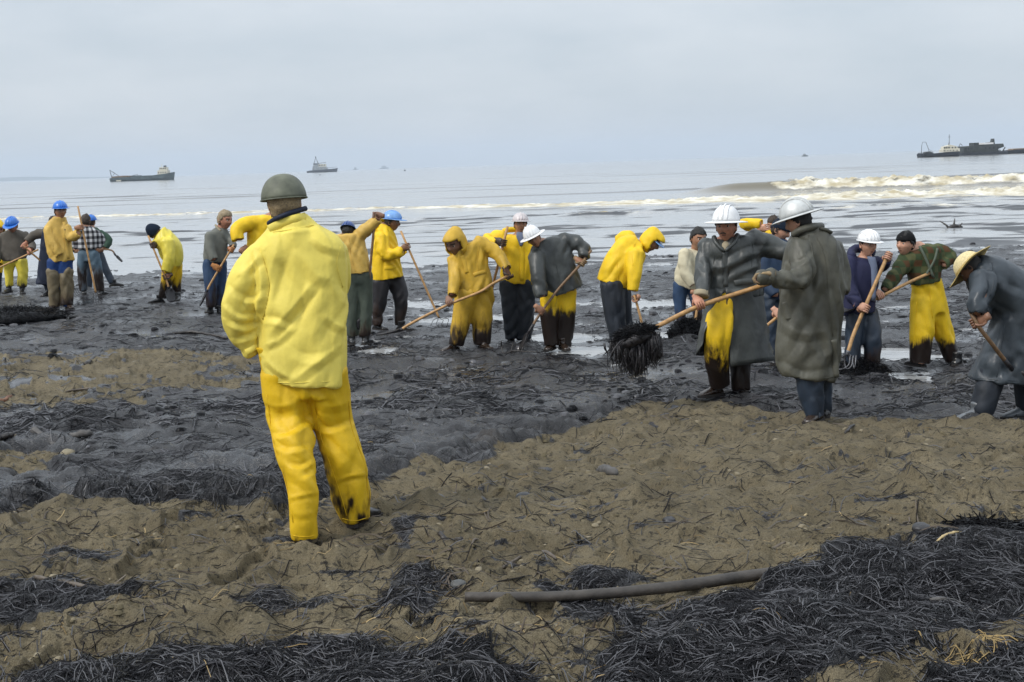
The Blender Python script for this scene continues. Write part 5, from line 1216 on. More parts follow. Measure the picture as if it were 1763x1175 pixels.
for (xir, yir, xor_, yor, xol, yol, xil, yil, e) in ((1250, 498, 1312, 494, 1214, 496, 1247, 498, 0), (1252, 540, 1318, 536, 1211, 536, 1229, 540, .01), (1255, 585, 1325, 580, 1205, 576, 1212, 574, .03), (1258, 632, 1333, 621, 1199, 612, 1204, 598, .05)):
    rows.append([at(xir, yir, D + fr - e), at((xir * 2 + xor_) / 3, (yir * 2 + yor) / 3, D + fr - e), at((xir + 3 * xor_) / 4, (yir + 3 * yor) / 4, D + fr * .75 - e), at(xor_, yor, D - .02), at((xor_ * 3 + xol) / 4, yor, D + bk + e), at((xor_ + xol * 3) / 4, yol, D + bk + e), at(xol, yol, D - .02 - e), at((xol + xil) / 2, (yol + yil) / 2, D + fr * .8 - e), at(xil, yil, D + fr - e)])
sheet(rows, .010, 'coat_skirt', SLATE, p18, 41)
V2, F2 = loft(torso_rings([(1236, 416, 1264, 414, .04, -.04), (1236, 421, 1262, 419, .04, -.09), (1241, 427, 1256, 426, .035, -.135), (1245, 434, 1250, 434, .03, -.155)], D, .04)); link_mesh('shirt_front', V2, F2, SHIRT, p18, attrs={'oil': np.full(len(V2), -1.0)})
link_mesh('moustache', place_head(*[tube_path([(-.024, -.105, -.054), (-.010, -.113, -.047), (.010, -.113, -.047), (.024, -.105, -.054)], [.003, .006, .006, .003], 6)[0]], hp), tube_path([(-.024, -.105, -.054), (-.010, -.113, -.047), (.010, -.113, -.047), (.024, -.105, -.054)], [.003, .006, .006, .003], 6)[1], HAIR['black'], p18)
for s_, pts in (('lapel', [(1270, 404, -.09), (1264, 418, -.145), (1248, 433, -.185)]), ('lapel', [(1229, 408, -.08), (1234, 420, -.14), (1247, 433, -.185)])):
    V2, F2 = tube_path(smooth_path([at(x, y, D + d) for x, y, d in pts], 4), [.022] * 5 + [.018] * 3 + [.008], 8); link_mesh('lapel', V2, F2, SLATE, p18, attrs={'oil': np.full(len(V2), -1.0)})
link_mesh('cuff', *tube_path(smooth_path([at(1208, 503, D - .29), at(1207, 511, D - .31)], 3), .070, 12), SHIRT, p18, attrs={'oil': np.full(12 * 4 + 2, -1.0)})

sf = Surf(p18, 'raincoat')
sf.strip('placket', [(1248, 434), (1249, 460), (1249, 494)], .045, SLATE, thick=.005)
for y in (446, 468, 490): sf.button(1249, y, .011, RUBBER)
sf.line('seam', [(1224, 418), (1229, 445), (1226, 480)], .003, SLATE); sf.line('seam', [(1292, 406), (1297, 430), (1294, 460)], .003, SLATE); sf.strip('pocket_flap', [(1264, 488), (1280, 485), (1297, 484)], .05, SLATE)
D = D21
gr_f = fold_fn([([(1388, 470), (1405, 520), (1420, 600)], 8, -.012), ([(1420, 410), (1428, 470), (1432, 560)], 7, .010), ([(1362, 452), (1380, 448), (1396, 430)], 5, -.012), ([(1358, 468), (1376, 478), (1398, 470)], 6, -.012), ([(1350, 560), (1380, 575), (1430, 570)], 8, .010), ([(1345, 620), (1385, 640), (1435, 632)], 7, -.012), ([(1356, 500), (1352, 520), (1360, 545)], 4, -.010), ([(1395, 560), (1415, 600), (1430, 640)], 7, -.014), ([(1395, 440), (1400, 480), (1392, 520)], 7, -.012), ([(1340, 476), (1352, 488), (1372, 490)], 4, -.010)])
p21, hp = person('person in a dull silver full brim helmet and long grey green raincoat seen from behind', D, [(1372, 396, 1412, 390, .09), (1358, 412, 1430, 402, .14), (1350, 440, 1446, 430, .17), (1345, 480, 1451, 472, .18), (1342, 520, 1450, 515, .185), (1338, 570, 1447, 568, .19), (1335, 615, 1443, 618, .2), (1343, 645, 1439, 655, .2)], .17,
    arms=[[(1376, 424, 42, -.12), (1383, 462, 41, -.24), (1376, 480, 36, -.30), (1345, 481, 30, -.36), (1318, 478, 25, -.38)], [(1434, 424, 34, .08), (1448, 465, 30, .06), (1449, 505, 26, -.02)]],
    legs=[[(1395, 645, 50, -.08), (1397, 680, 41, -.09), (1404, 722, 30, -.09)], [(1414, 645, 40, .08), (1417, 680, 32, .10), (1418, 712, 26, .1)]],
    head=(1375, 381, 54, -118, 14, -3), jacket=GREYGREEN, trousers=DKDENIM, skin_tone='light', hat_=('full', 'silver'), hair=('black', 1.1), boots=[(1406, 724, -.6, -.8, RUBBER_BR, -.08), (1420, 716, .2, 1, RUBBER, .1)], seed=18, group=CREW, jname='raincoat', amp=.011, voxel=.015, folds=gr_f,
    collar=(GREYGREEN, [(1366, 405, -.08), (1378, 397, -.12), (1398, 391, -.09), (1414, 390, .02)], .030),
    hands=[(at(1306, 481, D - .40), at(1309, 493, D18 - .3) - at(1345, 480, D - .3), at(1318, 478, D - .38) - at(1306, 481, D - .40), 1, GLOVE_TAN)])
V2, F2 = remesh(*loft(limb_rings([(at(1320, 478, D - .38), .060), (at(1312, 478, D - .39), .063), (at(1305, 478, D - .40), .058), (at(1301, 478, D - .40), .040)], 14)), .012); link_mesh('glove_cuff', V2, F2, GREYGREEN, p21, attrs={'oil': np.full(len(V2), -1.0)})
V2, F2 = tube_path([at(1432, 401, D - .06), at(1422, 396, D - .08), at(1412, 393, D - .1)], [.014, .016, .012], 8); link_mesh('shoulder_strap', V2, F2, GREYGREEN, p21, attrs={'oil': np.full(len(V2), -1.0)})
sf = Surf(p21, 'raincoat')
for q in ([(1402, 402), (1420, 440), (1428, 520), (1434, 580)], [(1392, 405), (1399, 440), (1398, 480)], [(1352, 650), (1390, 652), (1434, 650)]): sf.line('seam', q, .003, GREYGREEN)
sf.strip('back_vent', [(1434, 585), (1437, 615), (1438, 650)], .05, GREYGREEN, thick=.008); sf.strip('sleeve_strap', [(1330, 466), (1331, 478), (1330, 490)], .035, GREYGREEN); sf.strip('pocket_flap', [(1352, 520), (1356, 535), (1359, 550)], .05, GREYGREEN)
hs = hp; V2, F2 = tube_path([(-.070, -.050, .012), (-.074, .0, .012), (-.070, .03, .010)], .0035, 6); link_mesh('glasses', place_head(V2, hs), F2, plain('spectacle_frame', (0.02, 0.02, 0.02), 0.4), p21)

# ---- behind the pair
D = D_of(1312, 585)
person('brown haired person far behind the raincoats with a yellow sleeve crossing the chest', D, [(1318, 396, 1334, 398, .08), (1292, 402, 1342, 404, .12), (1294, 430, 1342, 430), (1298, 458, 1340, 458)], .13,
    arms=[[(1290, 388, 21, -.05), (1281, 386, 19, -.12), (1296, 384, 18, -.26), (1311, 386, 17, -.32)], [(1338, 408, 20, 0), (1344, 430, 17, .0), (1334, 446, 13, -.1)]], legs=[[(1306, 455, 26), (1306, 510, 20), (1306, 575, 15)], [(1330, 455, 26), (1330, 510, 20), (1330, 575, 15)]],
    head=(1332, 386, 29, -25, 24, 0), jacket=YEL, trousers=DKTROUS, skin_tone='light', hair=('brown', 1.2), boots=[(1306, 584, -.3, -1), (1330, 584, .3, -1)], seed=19, group=CREW,
    hands=[(at(1321, 391, D - .34), (0.2, 0, -1), at(1311, 386, D - .32) - at(1321, 391, D - .34), 1)])
D = D_of(1340, 628)
ta, tb = at(1348, 538, D - .3), at(1300, 578, D - .4)
shovel('shovel whose pale handle shows between the two raincoats', [ta, tb, at(1285, 592, D - .4)], bl=.2)
person('person in a navy knit cap and blue jacket standing between the two raincoats', D, [(1334, 410, 1352, 412, .09), (1318, 420, 1370, 420, .14), (1314, 450, 1372, 450), (1316, 490, 1370, 490), (1318, 515, 1368, 515)], .15,
    arms=[[(1324, 430, 26, -.05), (1318, 470, 24, -.1), (1336, 510, 20, -.26)], [(1366, 430, 26, 0), (1374, 470, 22, -.1), (1362, 505, 16, -.2)]], legs=[[(1332, 510, 36), (1332, 560, 29), (1334, 615, 22)], [(1358, 510, 36), (1358, 560, 29), (1358, 615, 22)]],
    head=(1344, 396, 40, 60, 25, 0), jacket=BLUEJ, trousers=DKDENIM, skin_tone='light', hat_=('knit', ''), hair='brown', boots=[(1334, 624, -.2, -1), (1360, 624, .3, -1)], seed=20, group=CREW,
    hands=[grip(at(1342, 545, D - .31), ta, tb, at(1338, 520, D - .27))])

# ---- right group
D = D_of(1484, 640)
ta, tb = at(1531, 434, D - .22), at(1476, 560, D - .36)
pitchfork('fork with long steel socket held upright by the navy hooded worker', [ta, tb, at(1462, 600, D - .42), at(1458, 612, D - .43)], [at(1432 + k * 13, 690 - (k % 2) * 3, D - .55 + k * .03) for k in range(4)], ferr=STEEL, ferr_frac=.25, r=.019, bow=.10, tr=.0065)
pk = [o for o in bpy.data.objects if o.get('label', '').startswith('fork with long steel')][0]
for k in range(3):
    q = smooth_path([at(1458 + 2 * k, 610, D - .43), at(1441 + 13 * k, 622 - 3 * k, D - .40), at(1444 + 13 * k, 636 - k, D - .46), at(1460 + 6 * k, 630, D - .48), at(1464 + 5 * k, 612, D - .44)], 5)
    link_mesh('tine_loop', *tube_path(q, .0055, 6), STEEL, pk)
person('person in a ribbed white helmet and navy hooded parka holding a fork across the body', D, [(1480, 442, 1502, 444, .07), (1463, 446, 1510, 450, .13), (1456, 462, 1513, 464, .17), (1453, 490, 1510, 490, .17), (1452, 520, 1507, 518, .165), (1452, 544, 1506, 536, .16)], .16,
    arms=[[(1464, 450, 32, -.05), (1460, 490, 30, -.14), (1476, 521, 21, -.32), (1480, 525, 19, -.34)], [(1506, 452, 26, .0), (1520, 458, 22, -.05), (1526, 447, 18, -.16)]], legs=[[(1472, 540, 34, -.05), (1470, 585, 30, -.08), (1468, 632, 25, -.08)], [(1494, 534, 34, .05), (1502, 585, 32, -.05), (1500, 632, 27, .0)]],
    head=(1495, 422, 40, 18, 2, 3, -.09), jacket=NAVY, trousers=DKDENIM, skin_tone='light', hat_=('ribbed', 'white'), hair='black', boots=[(1468, 640, -.5, -.9), (1500, 640, .3, -1)], toil=(585, 640, .7), seed=22, group=CREW, jname='parka', amp=.011,
    hands=[grip(at(1490, 532, D - .35), ta, tb, at(1480, 525, D - .34)), grip(at(1528, 441, D - .23), ta, tb, at(1525, 452, D - .15), -1)], collar=(NAVY, [(1468, 444, -.08), (1466, 434, .06), (1478, 428, .13), (1505, 438, .06)], .045))
r_ = [o for o in bpy.data.objects if o.get('label', '').startswith('person in a ribbed')][0]
V2, F2 = loft(torso_rings([(1493, 442, 1507, 444, .03, -.135), (1498, 462, 1511, 464, .03, -.155), (1500, 490, 1509, 490, .03, -.155), (1500, 518, 1507, 518, .03, -.15)], D, .03)); link_mesh('shirt_front', V2, F2, PALESHIRT, r_, attrs={'oil': np.full(len(V2), -1.0)})
D = D_of(1610, 630)
ta, tb = at(1602, 470, D - .14), at(1518, 510, D - .36)
shovel('shovel drawn across the waist of the plaid shirted worker in yellow overalls', [ta, at(1568, 485, D - .25), tb, at(1494, 521, D - .4), at(1470, 530, D - .42)], bl=.2)
p23, hp = person('person in a green brown plaid shirt and yellow overalls with black cap, back turned', D, [(1572, 428, 1594, 420, .10), (1556, 440, 1618, 424, .14), (1555, 455, 1622, 440, .15), (1562, 470, 1620, 458, .15), (1568, 492, 1618, 484, .15)], .14,
    arms=[[(1564, 444, 30, -.03), (1543, 473, 26, -.15), (1522, 500, 18, -.30)], [(1610, 432, 28, .02), (1637, 442, 23, .0), (1624, 458, 17, -.1)]], legs=[[(1590, 515, 42, -.02), (1588, 545, 44, -.04), (1586, 580, 41, -.06), (1584, 626, 36, -.06)], [(1608, 512, 40, .04), (1615, 545, 38, .06), (1626, 580, 33, .08), (1643, 622, 29, .08)]],
    head=(1559, 420, 42, -52, 4, 6, -.07), jacket=PLAID_GR, trousers=YEL, skin_tone='light', hat_=('black', ''), hair=('black', 1.1), boots=[(1582, 630, -.5, 1), (1648, 628, .6, .8)], toil=(575, 612, 1.3), seed=23, group=CREW, jname='shirt', amp=.011,
    pelvis=[(1569, 480, 1619, 472), (1567, 505, 1626, 498), (1567, 525, 1629, 520), (1570, 542, 1630, 538)],
    hands=[grip(at(1514, 511, D - .37), ta, tb, at(1522, 500, D - .31))])
V2, F2 = tube_path(smooth_path([at(1583, 424, D - .125), at(1594, 446, D - .165), at(1607, 478, D - .165)], 5), .014, 6); link_mesh('suspender', V2, F2, STRAPC, p23, attrs={'oil': np.full(len(V2), -1.0)})
V2, F2 = tube_path(smooth_path([at(1614, 428, D - .12), at(1608, 450, D - .165), at(1590, 480, D - .165)], 5), .013, 6); link_mesh('suspender', V2, F2, STRAPC, p23, attrs={'oil': np.full(len(V2), -1.0)})
D = D_of(1700, 722)
path = [at(1668, 530, D - .32), at(1682, 558, D - .38), at(1706, 590, D - .36), at(1745, 640, D - .2)]
shovel('dark shovel handle under the straw hatted worker at the picture edge', path, mat=WOOD_DK, bl=.22)
st_f = fold_fn([([(1700, 470), (1706, 500), (1690, 520)], 7, -.022), ([(1725, 470), (1740, 490), (1763, 500)], 8, -.014), ([(1700, 505), (1720, 530), (1750, 540)], 9, -.018), ([(1706, 580), (1690, 620), (1680, 650)], 8, .012), ([(1740, 570), (1730, 620), (1728, 655)], 9, -.012)])
person('person in a straw hat bent double in a long blue grey oilskin coat', D, [(1664, 476, 1688, 440, .11), (1668, 496, 1716, 442, .17), (1688, 520, 1752, 458, .2), (1712, 542, 1786, 492, .21), (1706, 570, 1800, 545, .21), (1690, 610, 1802, 600, .22), (1668, 652, 1806, 660, .24)], .2,
    arms=[[(1694, 482, 48, -.18), (1686, 515, 38, -.32), (1681, 543, 27, -.38)], [(1706, 464, 40, .16), (1700, 505, 32, .1), (1690, 540, 24, -.1)]], legs=[[(1708, 640, 50, -.06), (1698, 680, 46, -.10), (1691, 706, 43, -.11), (1690, 716, 38, -.11)], [(1772, 650, 52, .1), (1768, 680, 40, .1), (1766, 708, 32, .1)]],
    head=(1672, 462, 52, -125, 50, 0, -.02), jacket=BLUEGREY, trousers=DKTROUS, skin_tone='brown', hat_=('straw', ''), hair='black', boots=[(1683, 722, -1, -.25, RUBBER_GR, -.12), (1762, 718, -1, -.25, RUBBER_GR, .1)], seed=24, group=CREW, jname='raincoat', amp=.011, voxel=.016, folds=st_f,
    hands=[grip(at(1679, 556, D - .385), path[0], path[1], at(1681, 543, D - .38))])

# stitched edges and fastenings that show at this distance
def dress(start, part, lines=(), strips=(), buttons=(), mat=YEL, r=.003):
    rt_ = [o for o in bpy.data.objects if o.get('label', '').startswith(start) and o.parent is None][0]; s_ = Surf(rt_, part)
    for q in lines: s_.line('seam', q, r, mat)
    for nm, q, w in strips: s_.strip(nm, q, w, mat)
    for x, y in buttons: s_.button(x, y, .011, RUBBER)
dress('smiling person', 'jacket', [[(868, 412), (872, 440), (870, 470)], [(864, 483), (890, 485), (918, 486)]], [('placket', [(898, 424), (899, 450), (899, 484)], .05)], [(899, 436), (899, 456), (899, 474)], YEL)
dress('hooded person in stained', 'jacket', [[(826, 420), (822, 445), (824, 470)], [(790, 505), (815, 503), (842, 494)]], [('placket', [(796, 440), (801, 456), (804, 470)], .05), ('pocket_flap', [(815, 474), (826, 470), (837, 468)], .045)], (), YEL_OCHRE)
dress('hooded person in a bright', 'jacket', [[(1098, 412), (1088, 432), (1090, 458)], [(1032, 482), (1055, 490), (1076, 496)], [(1050, 430), (1062, 455), (1064, 486)]], (), (), YEL)
dress('person in a slate blue', 'jacket', [[(950, 412), (958, 460), (968, 500)], [(938, 430), (940, 460), (944, 480)], [(938, 512), (970, 503), (1000, 492)]], (), (), SLATE)
dress('person in profile', 'jacket', [[(652, 404), (664, 425), (668, 446)], [(644, 482), (668, 482), (692, 474)]], [('pocket_flap', [(662, 462), (672, 461), (682, 459)], .05)], (), YEL)
dress('person in blue helmet, tan', 'jacket', [[(88, 388), (90, 410), (92, 430)], [(88, 449), (108, 449), (126, 446)]], [('placket', [(110, 382), (114, 410), (117, 446)], .05)], [(112, 396), (114, 412), (116, 430)], YEL_TAN)
dress('person in tan yellow', 'jacket', [[(600, 408), (604, 440), (612, 468)], [(597, 470), (616, 470), (636, 466)]], (), (), YEL_TAN)
dress('person in a straw hat', 'raincoat', [[(1708, 452), (1712, 480), (1704, 510)], [(1730, 560), (1722, 610), (1716, 650)], [(1674, 650), (1710, 654), (1760, 656)]], (), (), BLUEGREY)
dress('person in a ribbed', 'parka', [[(1472, 450), (1474, 480), (1472, 500)], [(1456, 540), (1478, 540), (1502, 533)]], [('pocket_flap', [(1462, 508), (1470, 508), (1478, 507)], .05)], (), NAVY)
dress('person in a green brown', 'trousers', [[(1600, 480), (1602, 520), (1606, 548)], [(1570, 486), (1596, 483), (1618, 477)], [(1578, 520), (1576, 560), (1572, 600)]], (), (), YEL)
# ================================================================== THINGS LYING ABOUT
def surf(px, py, dz=0.0):
    """point of the built beach under a photo pixel"""
    P = hit(px, py); z, _, _ = terrain(P[:1], P[1:2]); return np.array([P[0], P[1], z[0] + dz])
def stick(label, pts, r, mat, name='stick', cat='stick', group=None, n=9, knots=True, seed=0):
    P = smooth_path(np.array(pts), 6); k = len(P); rr = np.random.default_rng(seed)
    R = np.interp(np.linspace(0, 1, k), [0, .1, .9, 1], [r * .75, r, r * .9, r * .55]) * (1 + .10 * rr.normal(0, 1, k))
    P = P + rr.normal(0, r * .15, P.shape)
    V, Fc = tube_path(P, R, n); V = V + 0.08 * r * rr.normal(0, 1, V.shape)
    o = link_mesh(name, V, Fc, mat, None, origin=P[k // 2]); tag(o, label, cat, group); return o
BARK = plain('wet_driftwood', (0.085, 0.068, 0.052), 0.6, 0.45, 22, 0, 0.6); BARK_DK = plain('tarred_driftwood', (0.020, 0.016, 0.014), 0.42, 0.5, 22, 0, 0.6)
BARK_GR = plain('grey_driftwood', (0.075, 0.070, 0.066), 0.7, 0.4, 18, 0, 0.6); BARK_RD = plain('reddish_wood', (0.16, 0.07, 0.035), 0.6, 0.4, 22, 0, 0.5)
# the half buried pole in front
pts = [surf(x, y) for x, y in ((801, 1048), (880, 1046), (980, 1040), (1080, 1031), (1180, 1016), (1270, 1000), (1345, 987))]
zs = np.array([p[2] for p in pts]); tt = np.linspace(0, 1, len(pts)); cf = np.polyfit(tt, zs, 1); lift = max(0, np.max(zs - np.polyval(cf, tt)) * .35)
pole_pts = [np.array([p[0], p[1], np.polyval(cf, q) + lift + .006]) for q, p in zip(tt, pts)]
P = smooth_path(np.array(pole_pts), 6); V, Fc = tube_path(P, np.linspace(.020, .027, len(P)), 16); V = V + 0.0016 * noise3(V * 40, 4)[:, None]
tag(link_mesh('driftwood_pole', V, Fc, plain('weathered_grey_pole', (0.046, 0.039, 0.033), 0.6, 0.45, 12, 0, 0.5), None, origin=P[10]), 'long grey weathered pole half buried in the sand in front', 'driftwood')
LITTER = 'driftwood sticks on the beach'
for i, (lab, px, r, mt) in enumerate([
    ('thin dark stick lying on the oily mud left of the onlooker', [(296, 574), (330, 575), (365, 579), (392, 582)], .022, BARK_DK),
    ('branch tilted over the edge of the sandy patch at left', [(148, 629), (165, 617), (184, 607)], .028, BARK_DK),
    ('reddish stick end poking in at the left edge', [(-12, 694), (5, 690), (19, 684)], .020, BARK_RD),
    ('grey plank end lying on black straw at left', [(60, 763), (95, 768), (130, 772), (160, 771)], .034, BARK_GR),
    ('short tarred stick at the left edge above the sand heap', [(-10, 771), (10, 768), (24, 765)], .028, BARK_DK),
    ('forked twig on the sandy patch at left', [(112, 671), (140, 668), (160, 669)], .012, BARK),
    ('pale pencil thin twig across the black scraps lower left', [(60, 1003), (120, 1010), (190, 1018)], .010, BARK),
    ('dark twig on the sand left of the onlooker', [(393, 898), (405, 892), (416, 888)], .009, BARK_DK),
    ('flat dark chip on the sand right of the onlooker', [(755, 930), (775, 936), (795, 942)], .016, BARK_DK),
    ('bent brown stick on the sand right of the onlooker', [(865, 976), (880, 966), (897, 955)], .008, BARK),
    ('stubby brown stick above the long pole', [(934, 950), (945, 957), (958, 964)], .010, BARK),
    ('broken reed leaning over the black scraps', [(805, 950), (820, 942), (832, 934)], .006, BARK),
    ('crooked dark stick near the middle of the sand', [(960, 855), (985, 846), (1010, 838)], .012, BARK_DK),
    ('rounded grey driftwood piece in the middle of the sand', [(1032, 812), (1045, 818), (1060, 823)], .030, BARK_GR),
    ('thin brown stick along the low sand ledge', [(1280, 945), (1320, 941), (1352, 938)], .008, BARK),
    ('tarred stick on the far sand at right', [(1455, 753), (1468, 747), (1480, 743)], .012, BARK_DK),
    ('pale reed standing in the sand at right', [(1376, 893), (1382, 886), (1389, 880)], .007, plain('pale_reed', (.42, .32, .16), .7)),
    ('brown twig on the black straw at right', [(1600, 1039), (1640, 1040), (1676, 1041)], .011, BARK_GR),
    ('yellow brown reed along the top of the black straw', [(1610, 962), (1630, 957), (1655, 951)], .006, plain('pale_reed', (.42, .32, .16), .7)),
    ('slanting stick on the near sand at lower left', [(210, 1060), (240, 1045), (262, 1036)], .009, BARK),
    ('root end among the black scraps near the onlooker', [(395, 1000), (430, 995), (470, 990)], .010, BARK)]):
    stick(lab, [surf(x, y, r * .5) for x, y in px], r, mt, group=LITTER, seed=i)
t = thing('twig', 'dark branching twig standing out of the mud before the hooded worker', 'twig', surf(900, 614), LITTER)
for nm, px in (('stem', [(864, 612, .16), (864, 606, .10), (868, 612, .02), (885, 609, .04), (905, 612, .03), (925, 618, .03)]), ('side_shoot', [(880, 610, .03), (884, 602, .12)]), ('side_shoot', [(897, 611, .03), (902, 606, .09)])):
    q = [surf(x, 614) + np.array([0, (614 - y) * .01, h]) for x, y, h in px]; link_mesh(nm, *tube_path(smooth_path(q, 4), .008, 6), BARK_DK, t)
# stones
def stone(label, px, py, r, mat, sq=.6, seed=0):
    mb = MB(); th = np.linspace(.15, math.pi - .15, 8); A = np.linspace(0, 2 * math.pi, 12, endpoint=False)
    rings = [np.stack([np.sin(t) * np.cos(A), np.sin(t) * np.sin(A), np.full(12, math.cos(t) * sq)], 1) for t in th]
    V, Fc = loft(rings); V = V * (1 + .22 * noise3(V * 1.7 + seed * 9.1, seed)[:, None]) * r; c = surf(px, py, r * .10)
    tag(link_mesh('stone', V + c, Fc, mat, None, origin=c), label, 'stone', 'stones on the sand')
ST = plain('wet_grey_stone', (0.06, 0.06, 0.058), 0.5, 0.3, 30, 0, 0.4); STB = plain('tarred_stone', (0.022, 0.021, 0.023), 0.4, 0.4, 30, 0, 0.4); STP = plain('pale_stone', (0.20, 0.17, 0.11), 0.7, 0.2, 30, 0, 0.3)
for i, (lab, x, y, r, mt) in enumerate([('smooth grey stone on the sand right of the onlooker', 752, 857, .050, ST), ('pale lump of stone on the black straw at left', 117, 782, .060, STP), ('flat tarred stone in the middle of the sand', 826, 852, .045, STB), ('black stone on the sand under the picture middle', 902, 855, .048, STB),
    ('small white pebble on the black straw mat', 1251, 1045, .020, plain('white_pebble', (.7, .68, .62), .6)), ('small grey stone in the shadow of the black scraps', 790, 1026, .035, ST), ('black lump beside the far right mat', 1588, 910, .055, STB), ('second tarred stone below the black lump at right', 1586, 941, .045, STB), ('tarred stone standing on the sand at far right', 1152, 897, .035, STB), ('grey stone near the far sand edge', 1302, 748, .035, ST)]):
    stone(lab, x, y, r, mt, .6, i)
# heaps of oiled weed
def heap(label, px, py, rx, ry, h, seed, n=420, L=.16, dz=0.0, name='straw_heap', cat='straw heap', group='heaps of oiled straw'):
    c = surf(px, py, dz); t = thing(name, label, cat, c, group); rr = np.random.default_rng(seed)
    th = np.linspace(.12, math.pi * .62, 9); A = np.linspace(0, 2 * math.pi, 26, endpoint=False)
    V, Fc = loft([np.stack([np.sin(q) * np.cos(A) * rx, np.sin(q) * np.sin(A) * ry, np.full(26, math.cos(q) * h)], 1) for q in th])
    V = V * (1 + .25 * noise3(V * 9 + seed, seed)[:, None] + .10 * noise3(V * 26, seed + 1)[:, None]); link_mesh('core', V + c, Fc, M_OILSTRAW, t)
    mb = MB()
    for _ in range(n):
        q = rr.random() * 1.5; a = rr.random() * 6.283; p = c + np.array([math.sin(q) * math.cos(a) * rx, math.sin(q) * math.sin(a) * ry, math.cos(q) * h]) * (1.0 + .12 * rr.random())
        d = unit(rr.normal(0, 1, 3) * np.array([1, 1, .5])); e = p + d * L * (.4 + rr.random()) * .5; f = p - d * L * .4; e[2] -= .02; f[2] = max(f[2], c[2] - .02)
        mb.add(*tube_path([f, p + np.array([0, 0, .008]), e], [.003, .0045, .002], 3))
    tag(mb.build('loose_strands', M_OILSTRAW, t, smooth=True), kind='stuff'); return t
heap('black heap of oiled straw at the far left behind the sand', 28, 552, .75, .5, .14, 1, 700, .22)
heap('round black clump of oiled straw by the cream jacketed worker', 1186, 586, .24, .20, .19, 2, 420)
heap('low heap of oiled straw by the boots of the navy parka', 1478, 642, .30, .22, .14, 3, 420)
heap('oily clump on the sand at the far right edge of the black mat', 1690, 905, .22, .15, .03, 6, 240, .14)
# the dripping load on the lifted fork
D = D18
c = at(1092, 582, D - .58); t = thing('straw_load', 'dripping black load of oiled straw hanging from the lifted fork', 'straw load', c)
rr = np.random.default_rng(31); mb = MB()
th = np.linspace(.1, math.pi - .1, 12); A = np.linspace(0, 2 * math.pi, 30, endpoint=False)
V, Fc = loft([np.stack([np.sin(q) * np.cos(A) * .165, np.sin(q) * np.sin(A) * .15, np.full(30, math.cos(q) * .085)], 1) for q in th]); V[:, 2] += V[:, 0] * .28; V = V * (1 + .22 * noise3(V * 12, 3)[:, None] + .10 * noise3(V * 32, 4)[:, None])
mb.add(V + c + np.array([-.01, 0, .0]), Fc)
def hang(x, y, L, w, n, f=1.0):
    for _ in range(n):
        p = at(x, y, D - .58) + np.array([rr.normal(0, w), rr.normal(0, .05), rr.normal(0, .02)]); l = L * (.45 + .6 * rr.random())
        q = [p + np.array([0, 0, .02]), p + np.array([rr.normal(0, .012), rr.normal(0, .01), -l * .35]), p + np.array([rr.normal(0, .016), rr.normal(0, .01), -l * .7]), p + np.array([rr.normal(0, .02), 0, -l])]
        mb.add(*tube_path(q, [.010 * f, .011 * f, .008 * f, .002 * f], 5))
hang(1080, 594, .17, .055, 90); hang(1092, 598, .23, .030, 80); hang(1102, 600, .20, .022, 60); hang(1126, 582, .20, .020, 70); hang(1072, 592, .12, .04, 40); hang(1115, 585, .12, .04, 50); hang(1085, 596, .24, .075, 150, .38); hang(1098, 598, .27, .04, 110, .38); hang(1124, 584, .24, .03, 80, .38); hang(1066, 590, .14, .03, 60, .38)
link_mesh('wad', mb.verts(), mb.f, plain('dripping_oiled_straw', (0.014, 0.012, 0.014), 0.45, 0.6, 30, 0, 0.7, 0.5), t)
mb = MB()
for _ in range(700):
    a = rr.random() * 6.283; q = rr.random() ** .5; p = c + np.array([math.cos(a) * q * .165, math.sin(a) * q * .14, .078 * math.sqrt(max(0, 1 - q * q)) + .28 * math.cos(a) * q * .165 + .012]); d = unit(rr.normal(0, 1, 3) * np.array([1, .7, .25])); l = .04 + .05 * rr.random()
    mb.add(*tube_path([p - d * l, p + np.array([0, 0, .010]), p + d * l - np.array([0, 0, .008])], [.0025, .0042, .002], 3))
tag(mb.build('loose_strands', M_OILSTRAW, t), kind='stuff')
# drowned snag in the shallows
P = on_z(1645, 393, WATER_Z); t = thing('driftwood_snag', 'dark snag with two upright stubs sticking out of the shallow water', 'driftwood', P)
V, Fc = tube_path(smooth_path([P + np.array([-.22, 0, -.02]), P + np.array([-.03, 0, .05]), P + np.array([.2, .1, -.01])], 5), .065, 10); link_mesh('trunk', V + .02 * noise3(V * 8, 2)[:, None], Fc, BARK_DK, t)
for x0, x1, h in ((-.05, -.02, .28), (-.20, -.46, .22), (.1, .2, .14)): link_mesh('stub', *tube_path([P + np.array([x0, 0, .02]), P + np.array([(x0 * 2 + x1) / 3, 0, h * .5]), P + np.array([x1, 0, h])], [.032, .028, .012], 7), BARK_GR, t)

